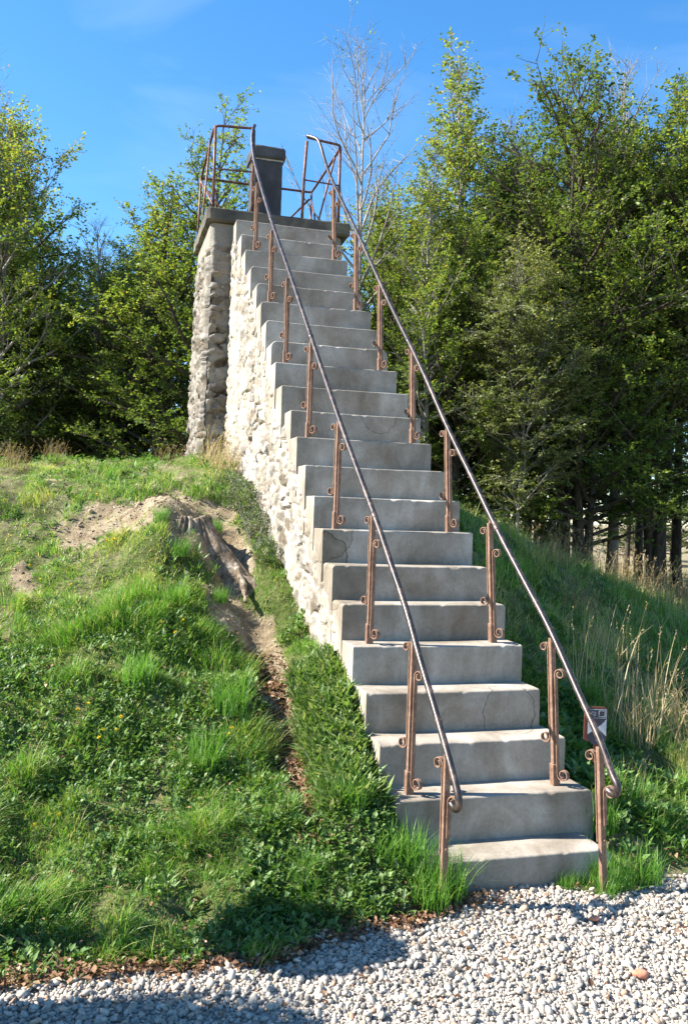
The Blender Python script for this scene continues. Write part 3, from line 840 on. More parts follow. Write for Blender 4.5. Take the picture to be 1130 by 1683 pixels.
def pebble_bases(k, sub):
    out = []
    for j in range(k):
        bm = bmesh.new(); bmesh.ops.create_icosphere(bm, subdivisions=sub, radius=1)
        v = np.array([q.co[:] for q in bm.verts]); f = np.array([[q.index for q in p.verts] for p in bm.faces]); bm.free()
        g = np.random.default_rng(100 + j)
        for _ in range(5):                                      # knock flats on it
            nrm = rand_unit(1, g)[0]; c = g.uniform(.55, .8)
            d = v @ nrm; v = v - np.where(d > c, (d - c) * .85, 0)[:, None] * nrm
        out.append((v, f))
    return out
g = np.random.default_rng(21)
n = 88000
px = g.uniform(-2.5, 1.45, n); py = g.uniform(-1.2, .25, n)
keep = py < edge_y(px) + g.normal(.0, .03, n)
keep &= g.uniform(0, 1, n) > .55 * np.exp(-(((px - .22) / .22) ** 2 + ((py + .40) / .07) ** 2))
px, py = px[keep], py[keep]
n = len(px)
sz = np.clip(g.lognormal(math.log(.0054), .46, n), .0025, .019)
scl = sz[:, None] * np.stack([g.uniform(.9, 1.5, n), g.uniform(.75, 1.1, n), g.uniform(.5, .85, n)], 1)
pz = GRAVEL_Z + .004 + sz * g.uniform(.2, 1.1, n)
tint = np.clip(g.normal(.52, .24, n), 0, 1)
V, F, T = scatter_solids(pebble_bases(8, 1), np.stack([px, py, pz], 1), scl, g, tint)
me = mesh_np('gravel', V, [F], M_PEB, True, {'tint': T})
tag(obj('gravel', me), 'pale grey and white rounded gravel covering the path in front of the steps', 'gravel', None, 'stuff')
# two reddish stones lying on the gravel
M_BRICK = m_flat('reddish_stone', (.50, .20, .12), .8, .2, 0, .25)
for (x, y, s_, lab) in ((.085, -.785, .026, 'orange red stone lying on the gravel near the bottom of the picture'), (.16, -.36, .020, 'smaller reddish stone on the gravel in front of the bottom step')):
    bv, bf = pebble_bases(3, 2)[1 if s_ > .022 else 2]
    tag(obj('red_stone', mesh_np('red_stone', bv * np.array([1.3, .9, .6]) * s_, [bf], M_BRICK, True), None, (x, y, GRAVEL_Z + .024)), lab, 'stone')

g = np.random.default_rng(29)
n = 30000; px = g.uniform(-2.8, -.55, n); py = g.uniform(.1, 4.6, n)
kp = (bare(px, py) > g.uniform(.15, .9, n)) & (g.uniform(0, 1, n) < .35); px, py = px[kp], py[kp]; n = len(px)
sz = np.clip(g.lognormal(math.log(.0045), .55, n), .002, .020)
V, F, T = scatter_solids(pebble_bases(8, 1), np.stack([px, py, terrain(px, py) + sz * .25], 1), sz[:, None] * np.stack([g.uniform(.9, 1.6, n), g.uniform(.7, 1.2, n), g.uniform(.5, .9, n)], 1), g, g.uniform(0, 1, n))
M_CLOD, _nt, _b = mat('soil_clods', 1.0, .05)
_nt.links.new(ramp(_nt, attr(_nt, 'tint'), [(0.0, (.12, .085, .055)), (.5, (.28, .22, .145)), (.9, (.42, .35, .25)), (1.0, (.5, .47, .42))]), _b.inputs['Base Color'])
tag(obj('soil_crumbs', mesh_np('soil_crumbs', V, [F], M_CLOD, False, {'tint': T})), 'loose crumbs of dry earth and small stones on the bare patches of the mound', 'soil', None, 'stuff')
# ------------------------------------------------------------------ grass, weeds, litter
def surf_norm(x, y, e=.03):
    dx = (terrain(x + e, y) - terrain(x - e, y)) / (2 * e); dy = (terrain(x, y + e) - terrain(x, y - e)) / (2 * e)
    nrm = np.stack([-dx, -dy, np.ones_like(dx)], -1); return nrm / np.linalg.norm(nrm, axis=1)[:, None]

def blades(pos, length, width, lean, tint, g, seg=3, curl=1.0, dirbias=None):
    n = len(pos)
    az = g.uniform(0, 2 * math.pi, n)
    d = np.stack([np.cos(az), np.sin(az)], 1) * lean[:, None]
    if dirbias is not None: d = d + dirbias
    side = np.stack([-np.sin(az + g.normal(0, .5, n)), np.cos(az), np.zeros(n)], 1)
    side /= np.linalg.norm(side, axis=1)[:, None]
    lv = []
    for k in range(seg + 1):
        t = k / seg
        horiz = d * (t ** 1.7)[..., None] if isinstance(t, np.ndarray) else d * (t ** 1.7)
        up = t * (1 - .42 * np.clip(lean, 0, 1.4) * t * curl)
        c = pos + np.concatenate([horiz * length[:, None], (up * length)[:, None]], 1)
        wd = width * (1 - t) ** .6 if k < seg else None
        if k < seg: lv += [c - side * (width * (1 - t * .75))[:, None] / 2, c + side * (width * (1 - t * .75))[:, None] / 2]
        else: lv.append(c)
    V = np.stack(lv, 1); m = V.shape[1]
    base = (np.arange(n) * m)[:, None, None]
    Q = np.array([[2 * k, 2 * k + 1, 2 * k + 3, 2 * k + 2] for k in range(seg - 1)])
    F = (Q[None] + base).reshape(-1, 4)
    Tt = (np.array([[2 * seg - 2, 2 * seg - 1, 2 * seg]])[None] + base).reshape(-1, 3)
    return V.reshape(-1, 3), F, Tt, np.repeat(tint, m)

def in_stair(x, y): 
    return (y > -.02) & (y < 4.9) & (x > wl(y) - .0) & (x < wr(y) + .0) | (y > 4.8) & (y < 6.05) & (x > -.96) & (x < .48)

def sample(n, x0, x1, y0, y1, g):
    return g.uniform(x0, x1, n), g.uniform(y0, y1, n)

g = np.random.default_rng(3)
parts = []
def grass_area(n, x0, x1, y0, y1, lscale, wscale, dry, seg=3):
    x, y = sample(n, x0, x1, y0, y1, g)
    d = y - edge_y(x)
    big = fbm(x * 1.5, y * 1.5, seed=51, octv=3); cl = fbm(x * 5.2, y * 5.2, seed=52, octv=3); fine = vnoise(x * 17, y * 17, seed=53)
    b = bare(x, y)
    dens = np.clip(.60 + .70 * cl + .35 * fine, .14, 1) * (1 - .93 * b ** 1.6) * sstep(-.03, .10, d + .05 * fine)
    keep = (g.uniform(0, 1, n) < dens) & ~in_stair(x, y)
    # open litter patch along the gravel edge
    keep &= ~((g.uniform(0, 1, n) < .55 * (1 - sstep(.05, .3, d))) )
    x, y, cl, big, fine = x[keep], y[keep], cl[keep], big[keep], fine[keep]
    z = terrain(x, y) - .004
    n2 = len(x)
    tall = sstep(-.1, .55, cl + .35 * big)
    L = lscale * (.034 + .088 * tall) * g.lognormal(0, .30, n2)
    L *= 1 - .6 * b[keep]
    L *= 1 - .5 * sstep(-.85, -.6, x) * (x < 0) * (y < 1.6)
    L *= 1 - .55 * sstep(3.0, 5.0, y) * (x < 0)                        # trodden top of the mound
    Wd = wscale * g.uniform(.0022, .0048, n2)
    lean = np.abs(g.normal(.45, .33, n2)) + .15
    tint = np.clip(.40 + .17 * g.normal(size=n2) + .14 * big + .10 * fine + dry * np.clip(fbm(x * 2.2, y * 2.2, seed=54, octv=3) + .1, 0, 1), 0, .9)
    tint = np.where(g.uniform(0, 1, n2) < .07 + .13 * dry, g.uniform(.8, 1, n2), tint)
    cd = np.stack([vnoise(x * 4, y * 4, seed=55), vnoise(x * 4, y * 4, seed=56)], 1) * .35
    nrm = surf_norm(x, y); cd = cd + nrm[:, :2] * .25
    parts.append(blades(np.stack([x, y, z], 1), L, Wd, lean, tint, g, seg, 1.0, cd))
grass_area(160000, -2.6, -.5, -.45, 1.9, 1.0, 1.0, .35)
grass_area(95000, -3.2, -.5, 1.9, 6.6, .95, 1.2, .6)
grass_area(66000, .15, 2.6, -.18, 1.6, 1.25, 1.05, .35)
grass_area(60000, .3, 5.6, 1.6, 8.0, 1.5, 1.6, .7)
grass_area(40000, 1.6, 5.6, 2.6, 8.0, 1.9, 1.8, 1.6)
grass_area(30000, -2.3, -1.05, 1.9, 2.75, .95, 1.1, .5)
grass_area(22000, -6.0, -2.6, -.3, 7.0, 1.2, 1.8, .4)
grass_area(26000, -4.0, 5.0, 6.4, 11.0, 1.7, 2.6, .6)
def merge(parts):
    V, Q, T, A, off = [], [], [], [], 0
    for v, q, t, a in parts:
        V.append(v); Q.append(q + off); T.append(t + off); A.append(a); off += len(v)
    return np.concatenate(V), np.concatenate(Q), np.concatenate(T), np.concatenate(A)
V, Q, T, A = merge(parts)
me = mesh_np('grass', V, [Q, T], M_GRASS, True, {'tint': A})
tag(obj('grass', me), 'green grass with yellowed patches covering the mound on both sides of the steps', 'grass', None, 'stuff')

# broad-leaved weeds: rosettes and clover-like sprigs
def leaves(P, D, Nn, L, W, tint, fold=.25):
    """pointed leaf of 2 triangles x2 with a folded midrib"""
    D = D / (np.linalg.norm(D, axis=1)[:, None] + 1e-9)
    S = np.cross(D, Nn); S /= np.linalg.norm(S, axis=1)[:, None] + 1e-9
    U = np.cross(S, D)
    a = P; c = P + D * L[:, None]
    m = P + D * (L * .45)[:, None]
    l = m + S * (W / 2)[:, None] + U * (W * fold)[:, None]; r = m - S * (W / 2)[:, None] + U * (W * fold)[:, None]
    V = np.stack([a, r, c, l], 1).reshape(-1, 3)
    base = (np.arange(len(P)) * 4)[:, None]
    F = np.concatenate([base + np.array([[0, 1, 2]]), base + np.array([[0, 2, 3]])])
    return V, F, np.repeat(tint, 4)

def rosettes(n, x, y, g, k, L0, L1, wr_, elev, tmean):
    z = terrain(x, y)
    nn = np.repeat(np.arange(len(x)), k)
    az = g.uniform(0, 2 * math.pi, len(nn)); el = g.uniform(*elev, len(nn))
    sc = np.repeat(g.uniform(.6, 1.25, len(x)), k)
    L = g.uniform(L0, L1, len(nn)) * sc
    D = np.stack([np.cos(az) * np.cos(el), np.sin(az) * np.cos(el), np.sin(el)], 1)
    P = np.stack([x[nn], y[nn], z[nn]], 1) + D * (.15 * L)[:, None] + g.normal(0, .006, (len(nn), 3)) + np.array([0, 0, 1]) * g.uniform(.0, .05, len(nn))[:, None]
    Nn = np.stack([-np.cos(az) * .5, -np.sin(az) * .5, np.ones(len(nn))], 1) + g.normal(0, .25, (len(nn), 3))
    return leaves(P, D, Nn, L, L * wr_ * g.uniform(.8, 1.2, len(nn)), np.clip(g.normal(tmean, .2, len(nn)), 0, 1))
g = np.random.default_rng(9)
wp = []
def weed_area(n, x0, x1, y0, y1, k, L0, L1, wr_, elev, tm, thr, seed):
    x, y = sample(n, x0, x1, y0, y1, g)
    q = (fbm(x * 3.5, y * 3.5, seed=seed, octv=3) > thr) & ~in_stair(x, y) & (y > edge_y(x) + .02) & (bare(x, y) < .6)
    x, y = x[q], y[q]
    wp.append(rosettes(len(x), x, y, g, k, L0, L1, wr_, elev, tm))
weed_area(5200, -2.6, -.55, -.38, 1.9, 7, .014, .034, .60, (.1, 1.1), .45, -.25, 71)
weed_area(1700, -2.6, -.55, -.3, 2.8, 8, .025, .06, .24, (.3, 1.2), .6, .05, 72)
weed_area(1100, -.80, -.54, .25, 1.3, 9, .035, .085, .22, (.2, 1.2), .75, -1.5, 73)
weed_area(900, .40, 1.3, .2, 1.5, 9, .03, .075, .50, (.1, 1.1), .50, -.4, 74)
weed_area(2200, .5, 3.0, .0, 3.5, 7, .03, .07, .4, (.1, 1.1), .4, .1, 75)
weed_area(900, -3.0, -.7, 2.6, 6.0, 7, .03, .07, .35, (.1, .9), .4, .1, 76)
weed_area(700, -1.2, -.35, -.15, .35, 8, .015, .035, .6, (.1, 1.1), .45, -.6, 77)
Vs, Fs, Ts, off = [], [], [], 0
for v, f, t in wp: Vs.append(v); Fs.append(f + off); Ts.append(t); off += len(v)
me = mesh_np('weeds', np.concatenate(Vs), [np.concatenate(Fs)], M_WEED, True, {'tint': np.concatenate(Ts)})
tag(obj('weeds', me), 'low clover and broad leaved weeds growing among the grass', 'ground cover', None, 'stuff')

# dead leaves
g = np.random.default_rng(12)
lp = []
def litter(n, fx, fy, zoff=.01, mask=None):
    x, y = fx(n), fy(n)
    y = np.where(np.isnan(y), 0, y)
    q = ~in_stair(x, y)
    if mask is not None: q &= mask(x, y)
    x, y = x[q], y[q]
    z = np.maximum(terrain(x, y), GRAVEL_Z + .012) + g.uniform(.004, zoff + .008, len(x))
    lp.append((x, y, z))
litter(2600, lambda n: g.uniform(-2.4, .0, n), lambda n: g.normal(0, .05, n)); 
x, y, z = lp.pop(); y = edge_y(x) + .02 + np.abs(g.normal(0, .09, len(x))) * g.choice([-.3, 1], len(x)); q = ~in_stair(x, y); x, y = x[q], y[q]
lp.append((x, y, np.maximum(terrain(x, y), GRAVEL_Z + .012) + g.uniform(.002, .02, len(x))))
litter(1300, lambda n: g.normal(-.87, .065, n), lambda n: g.uniform(.15, 1.8, n), .02)
litter(900, lambda n: g.normal(-.87, .05, n), lambda n: g.uniform(.4, 1.7, n), .012)
litter(1100, lambda n: g.uniform(-2.5, -.6, n), lambda n: g.uniform(-.2, 1.9, n), .03, lambda x, y: fbm(x * 3, y * 3, seed=81, octv=3) > .05)
litter(260, lambda n: g.normal(-.30, .12, n), lambda n: g.normal(-.10, .06, n), .02)
litter(120, lambda n: g.normal(.42, .10, n), lambda n: g.normal(.02, .05, n), .03)
litter(200, lambda n: g.uniform(.5, 2.0, n), lambda n: g.uniform(.0, 2.0, n), .05)
litter(120, lambda n: g.uniform(-1.5, .9, n), lambda n: g.uniform(-.9, .0, n), .006, lambda x, y: y < edge_y(x))
x = np.concatenate([q[0] for q in lp]); y = np.concatenate([q[1] for q in lp]); z = np.concatenate([q[2] for q in lp])
n = len(x); az = g.uniform(0, 2 * math.pi, n); el = g.normal(0, .35, n)
D = np.stack([np.cos(az) * np.cos(el), np.sin(az) * np.cos(el), np.sin(el)], 1)
L = g.uniform(.014, .038, n)
V, F, T = leaves(np.stack([x, y, z], 1), D, np.array([[0, 0, 1.]]) + g.normal(0, .45, (n, 3)), L, L * g.uniform(.45, .75, n), np.clip(g.normal(.5, .26, n), 0, 1), .30)
me = mesh_np('fallen_leaves', V, [F], M_DEAD, False, {'tint': T})
tag(obj('fallen_leaves', me), 'scattered brown fallen leaves along the edge of the gravel and in the gully', 'leaf litter', None, 'stuff')

# dandelions
M_YEL = m_flat('dandelion_yellow', (.80, .62, .03), .6); M_STEM = m_flat('dandelion_stem', (.13, .22, .05), .6)
def flower_mesh(seed):
    gg = np.random.default_rng(seed)
    n = 46; az = gg.uniform(0, 2 * math.pi, n); el = gg.uniform(.15, 1.4, n)
    D = np.stack([np.cos(az) * np.cos(el), np.sin(az) * np.cos(el), np.sin(el)], 1)
    V, F, T = leaves(np.zeros((n, 3)), D, np.array([[0, 0, 1.]]) + gg.normal(0, .2, (n, 3)), gg.uniform(.011, .017, n), np.full(n, .005), np.zeros(n))
    return mesh_np('flower_head', V, [F], M_YEL)
FM = [flower_mesh(k) for k in range(3)]
DANDELIONS = [
 (-2.42, 3.1, 'dandelion at the left edge, highest of the edge group, by the bare soil'),
 (-2.34, 3.14, 'dandelion a little right of the highest one at the left edge'),
 (-2.36, 2.8, 'lone dandelion at the left edge below the bare soil'),
 (-2.17, 2.45, 'right hand one of two close dandelions left of the bare soil patch'),
 (-2.25, 2.53, 'left hand one of two close dandelions left of the bare soil patch'),
 (-1.99, 2.29, 'single dandelion under the bare soil patch'),
 (-1.72, 2.59, 'right hand one of a pair of dandelions on the bare soil by the stump'),
 (-1.77, 2.57, 'left hand one of a pair of dandelions on the bare soil by the stump'),
 (-1.86, 3.37, 'dandelion above the bare soil, nearest the crest'),
 (-1.45, 1.71, 'left dandelion on the big tuft below the stump'),
 (-1.33, 1.7, 'right dandelion on the big tuft below the stump'),
 (-1.39, 1.61, 'lowest of the three dandelions below the stump'),
 (-2.5, 3.49, 'dandelion at the very left edge under the crest'),
 (-1.9, 1.07, 'left one of a close pair of dandelions on the middle slope'),
 (-1.86, 1.07, 'right one of a close pair of dandelions on the middle slope'),
 (-1.77, 0.95, 'dandelion in the middle of the cluster on the left slope'),
 (-1.71, 0.96, 'dandelion right of the middle one in the cluster on the left slope'),
 (-1.8, 0.92, 'lowest dandelion of the cluster on the left slope'),
 (-1.68, 1.01, 'topmost right dandelion of the cluster on the left slope'),
 (-1.14, 0.95, 'upper dandelion of the two beside the gully'),
 (-1.17, 0.92, 'lower dandelion of the two beside the gully'),
 (-1.95, 0.47, 'upper of two low dandelions near the left edge'),
 (-2.05, 0.43, 'lowest dandelion, nearest the gravel at the left edge')]
stem_cache = {}
for k, (x, y, lab) in enumerate(DANDELIONS):
    z = float(terrain(np.array([x]), np.array([y]))[0]); h = .055 + .03 * ((k * 37) % 10) / 10
    e = empty('dandelion', (x, y, z), lab, 'flower', 'yellow dandelions on the grassy mound')
    q = MB(); q.tube([(0, 0, 0), (.004, .002, h * .6), (.008 * ((k % 3) - 1), -.006, h)], .0015, 5); q.build('stem', M_STEM, e)
    f = obj('flower_head', FM[k % 3], e, (.008 * ((k % 3) - 1), -.006, h)); f.rotation_euler = (R(20 + (k * 53) % 25), R((k * 31) % 30 - 15), k)

# tall dry stalks, tufts and seed heads: each tuft a thing
def tuft_mesh(name, n, rad, hmin, hmax, wd, lean, tlo, thi, seed, material, heads=0, seg=4, bias=(0, 0)):
    gg = np.random.default_rng(seed)
    a = gg.uniform(0, 2 * math.pi, n); r_ = rad * np.sqrt(gg.uniform(0, 1, n))
    pos = np.stack([r_ * np.cos(a), r_ * np.sin(a), np.full(n, -.02)], 1)
    L = gg.uniform(hmin, hmax, n)
    V, Q, T, A = blades(pos, L, gg.uniform(.6, 1.2, n) * wd, np.abs(gg.normal(lean, lean * .6, n)), gg.uniform(tlo, thi, n), gg, seg, .8, np.array(bias)[None] + gg.normal(0, .08, (n, 2)))
    if heads:
        m = 2 * seg + 1; tips = V.reshape(n, m, 3)[:, -1][:heads]; prev = V.reshape(n, m, 3)[:, -2][:heads]
        d = tips - prev; d /= np.linalg.norm(d, axis=1)[:, None] + 1e-9
        k = 9; ii = np.repeat(np.arange(heads), k)
        P = tips[ii] - d[ii] * gg.uniform(0, .07, len(ii))[:, None]
        v, f, t = leaves(P, d[ii] + gg.normal(0, .45, (len(ii), 3)), gg.normal(size=(len(ii), 3)), gg.uniform(.008, .022, len(ii)), gg.uniform(.003, .006, len(ii)), gg.uniform(tlo, thi, len(ii)))
        off = len(V); V = np.concatenate([V, v]); T = np.concatenate([T, f + off]); A = np.concatenate([A, t])
    return mesh_np(name, V, [Q, T], material, True, {'tint': A})
def place_tuft(name, me, x, y, label, cat='dry grass', group=None, s=1.0, rz=0.0, dz=0.0):
    o = obj(name, me, None, (x, y, float(terrain(np.array([x]), np.array([y]))[0]) + dz))
    o.scale = (s, s, s); o.rotation_euler = (0, 0, rz)
    return tag(o, label, cat, group)
TM1 = tuft_mesh('dry_grass_tuft', 34, .18, .32, .60, .0055, .22, .3, 1., 1, M_STRAW, 14)
TM2 = tuft_mesh('dry_grass_tuft', 130, .17, .18, .42, .0045, .45, .2, 1., 2, M_STRAW, 20)
TM3 = tuft_mesh('dry_grass_tuft', 170, .16, .12, .34, .004, .55, .1, .8, 3, M_STRAW, 40)
TM4 = tuft_mesh('green_grass_tuft', 230, .10, .12, .30, .005, .42, .15, .62, 4, M_GRASS)
TM5 = tuft_mesh('brown_seedhead_tuft', 110, .22, .16, .40, .004, .35, .0, .45, 5, M_STRAW, 80)
G1 = 'dry grass tufts on the mound'
for (me, x, y, s, rz, lab) in (
    (TM1, 1.38, 1.62, 1.25, 0, 'tall upright straw coloured stalks right of the steps, behind the small sign'),
    (TM1, 1.66, 1.55, 1.15, 2, 'tall straw stalks leaning outward, right of the other upright stalks'),
    (TM2, 1.36, 1.18, 1.05, 1, 'flattened tangle of dry grass on the right slope, right of the small sign'),
    (TM2, 1.75, 1.30, 1.15, 3, 'bleached dry grass heap near the right edge of the picture'),
    (TM2, 1.9, 1.7, 1.1, 4, 'dry grass tuft high on the right slope at the picture edge'),
    (TM3, 1.05, .75, .7, 2, 'small dry tuft just above the weeds beside the small sign'),
    (TM1, 2.0, 2.6, .9, 1, 'thin dry stalks in the shaded slope below the trees'),
    (TM3, -.74, 4.55, 1.5, 0, 'tall dry grass in the corner between tower and stair wall'),
    (TM3, -.80, 4.1, 1.1, 2, 'dry grass against the foot of the stair wall, just below the tower corner'),
    (TM5, -2.55, 4.6, .7, 0, 'brown seed heads on the crest at the far left edge'),
    (TM5, -2.25, 5.2, .65, 2, 'brown seed heads on the crest, between the left edge and the tower'),
    (TM5, -2.75, 5.4, .8, 4, 'brown seed heads behind the others on the left crest'),
    (TM5, -1.12, 6.1, .8, 1, 'pale dried flower heads beside the left foot of the tower'),
    (TM5, -2.75, 3.6, .9, 1, 'yellowing grass clump at the left edge under the crest'),
    (TM5, 2.6, 4.4, 1.3, 2, 'brown dried brush on the shaded right slope below the tree trunks'),
    (TM5, 3.3, 4.9, 1.3, 3, 'brown dried brush at the foot of the broadest dark trunk'),
    (TM5, 4.4, 6.0, 1.7, 2, 'brown dried brush among the thin trunks on the right'),
    (TM5, 5.4, 7.0, 1.9, 0, 'tall brown brush between the trunks near the right edge'),
    (TM5, 3.4, 7.2, 1.7, 4, 'brown brush behind the crest of the right slope'),
    (TM5, 2.3, 3.4, 1.0, 4, 'small brown brush in the shade halfway up the right slope'),
    (TM5, 3.9, 4.5, 1.5, 1, 'brown dried brush further along the right slope, in front of the trunks'),
    (TM5, 4.6, 5.0, 1.5, 5, 'brown dried brush at the right edge below the trunks')):
    place_tuft(me.name.split('.')[0], me, x, y, lab, 'dry grass', G1, s, rz)
G2 = 'long green grass tufts'
for (x, y, s, lab) in ((-1.42, 2.56, .55, 'grass hanging over the top edge of the bank, left of the stump'), (-1.30, 2.36, .6, 'grass tuft half covering the left foot of the stump'), (-1.06, 2.12, .5, 'grass tuft at the lower end of the stump, above the gully'), (-.98, 3.05, .5, 'grass tuft above the dark hollow beside the stump'),
    (.37, -.13, .55, 'short grass wrapped round the foot of the right lowest post'), (.22, -.03, .42, 'tiny grass tuft at the foot of the bottom step, left of the other small ones'), (.45, -.10, .62, 'grass tuft just right of the foot of the right lowest post'),
    (-.46, -.12, .8, 'long green grass round the foot of the left lowest railing post'), (-.60, .05, .6, 'long green grass left of the lowest post and the bottom step'), (-.68, .26, .72, 'yellow green grass tuft against the left end of the second step'),
    (-.36, -.06, .9, 'grass over the left corner of the bottom step, right of the left lowest post'), (-.50, .06, .85, 'thick grass hiding the left end of the bottom step'), (-.44, .03, .9, 'grass between the left lowest post and the bottom step'), (.40, -.02, .62, 'grass tuft in front of the right corner of the bottom step'), (.49, .14, .75, 'yellowish grass tuft on the right end of the bottom step tread'), (.50, .00, .6, 'short grass tuft between the bottom step and the right lowest post'), (.56, .22, .75, 'grass tuft growing over the right end of the bottom step'), (.60, -.06, .8, 'grass around the foot of the right lowest railing post'), (.30, .0, .42, 'small tuft in front of the bottom step on the right'),
    (-1.36, 1.95, .8, 'bright green tuft below the exposed soil, left of the stump'), (-1.12, 1.10, .95, 'large bushy tuft on the mound just left of the gully'), (-1.28, .80, .9, 'large tuft in the middle of the left slope'), (-1.60, 1.30, .85, 'tuft high in the middle of the left slope')):
    place_tuft('green_grass_tuft', TM4, x, y, lab, 'grass tuft', G2, s, s * 9)

# low grey-green shrub against the wall
def leaf_cloud(center, rad, n, L, W, tlo, thi, g, lump=.35):
    c = g.normal(size=(n, 3)); c /= np.linalg.norm(c, axis=1)[:, None]
    rr = g.uniform(.35, 1, n) ** .5
    q = 1 + lump * fbm(c[:, 0] * 2.4, c[:, 1] * 2.4, c[:, 2] * 2.4, seed=int(n), octv=2)
    P = center + c * (rr * q)[:, None] * rad
    D = c + g.normal(0, .7, (n, 3)); Nn = g.normal(0, .6, (n, 3)) + np.array([0, 0, 1.])
    Ls = L * g.uniform(.6, 1.3, n)
    return leaves(P, D, Nn, Ls, Ls * W, g.uniform(tlo, thi, n))
g = np.random.default_rng(77)
sh = empty('shrub', (-.74, 3.35, 1.7), 'low grey green shrub growing against the stone wall beside the steps', 'shrub')
vs, fs, ts, off = [], [], [], 0
for cx, cy, cz, r_, nn in ((0, 0, .10, .15, 1500), (.03, -.40, -.10, .13, 1300), (-.04, .38, .16, .15, 1200), (.05, -.75, -.28, .10, 700), (-.10, .1, .05, .12, 700)):
    v, f, t = leaf_cloud(np.array([cx, cy, cz]), np.array([r_ * .8, r_ * 1.5, r_]), nn, .020, .45, .0, .9, g)
    vs.append(v); fs.append(f + off); ts.append(t); off += len(v)
obj('foliage', mesh_np('foliage', np.concatenate(vs), [np.concatenate(fs)], M_SHRUB, False, {'tint': np.concatenate(ts)}), sh)
q = MB()
for k in range(26):
    a = k * 2.4; yy = -.8 + 1.3 * (k / 26)
    q.tube([(0, yy, -.12 + yy * .5), (.03 * math.cos(a), yy + .04 * math.sin(a), .05 + yy * .5), (.10 * math.cos(a), yy + .12 * math.sin(a), .20 + yy * .42)], [.004, .003, .0012], 4)
q.build('stem', M_BARKG, sh)

# ------------------------------------------------------------------ old stump with roots
def stump():
    st = empty('tree_stump', (-1.24, 2.74, 1.44), 'weathered old tree stump with gnarled roots half buried in the bank', 'stump')
    na, nz = 260, 90
    A_, T_ = np.meshgrid(np.linspace(0, 2 * math.pi, na), np.linspace(0, 1, nz), indexing='ij')
    # T: 0 rim at the top, 1 foot; flares strongly towards the viewer and to the right
    flare = .16 + .30 * np.exp(-((np.angle(np.exp(1j * (A_ - 4.45)))) / .50) ** 2) + .34 * np.exp(-((np.angle(np.exp(1j * (A_ - 5.45)))) / .30) ** 2) + .22 * np.exp(-((np.angle(np.exp(1j * (A_ - 3.6)))) / .35) ** 2) + .12 * np.exp(-((np.angle(np.exp(1j * (A_ - .2)))) / .4) ** 2)
    rad = .15 + flare * T_ ** 1.1
    cx, cy = np.cos(A_), np.sin(A_)
    fib = np.abs(vnoise(cx * 7 + .6 * np.sin(T_ * 4), cy * 7, T_ * 1.3, seed=5)) ; fib2 = np.abs(vnoise(cx * 17, cy * 17, T_ * 2.0, seed=6))
    rad = rad * (1 + .10 * vnoise(cx * 2, cy * 2, T_ * 2, seed=7)) - .050 * fib * (.5 + T_) - .022 * fib2 + .008 * fbm(cx * 12, cy * 12, T_ * 9, seed=9, octv=3)
    Zz = .20 - .52 * T_ ** .85 + .035 * fbm(cx * 3, cy * 3, seed=8, octv=3) * (1 - T_)
    V = np.stack([cx * rad * 1.30, cy * rad * 1.1, Zz], -1)
    top = [np.stack([V[:, 0, 0] * f_, V[:, 0, 1] * f_, V[:, 0, 2] - dz_], -1)[:, None] for f_, dz_ in ((.05, .015), (.5, .03), (.8, .01))]
    V = np.concatenate(top + [V], 1)
    obj('trunk', mesh_np('trunk', V.reshape(-1, 3), [grid_faces(na, nz + 3)[:, ::-1]], M_STUMP, True), st)
    for k, (a, ln, dz, r0) in enumerate(((5.35, .66, -.46, .062), (4.25, .46, -.42, .045), (3.55, .46, -.34, .034))):
        tt = np.linspace(0, 1, 14); aa = a + .22 * np.sin(tt * 4 + k)
        P = np.stack([(.07 + ln * tt) * np.cos(aa), (.07 + ln * tt) * np.sin(aa), .13 + dz * tt ** .9], 1)
        q = MB(); q.tube(smooth_path(P, 4), np.interp(np.linspace(0, 1, 53), tt, r0 * (1.15 - .95 * tt)), 14)
        v = q.V[0]; q.V[0] = v + .014 * np.stack([vnoise(v[:, 0] * 16, v[:, 1] * 16, v[:, 2] * 16, seed=s_) for s_ in (1, 2, 3)], 1) + .005 * np.stack([vnoise(v[:, 0] * 60, v[:, 1] * 60, v[:, 2] * 60, seed=s_) for s_ in (4, 5, 6)], 1)
        q.build('root', M_STUMP, st, True)
stump()

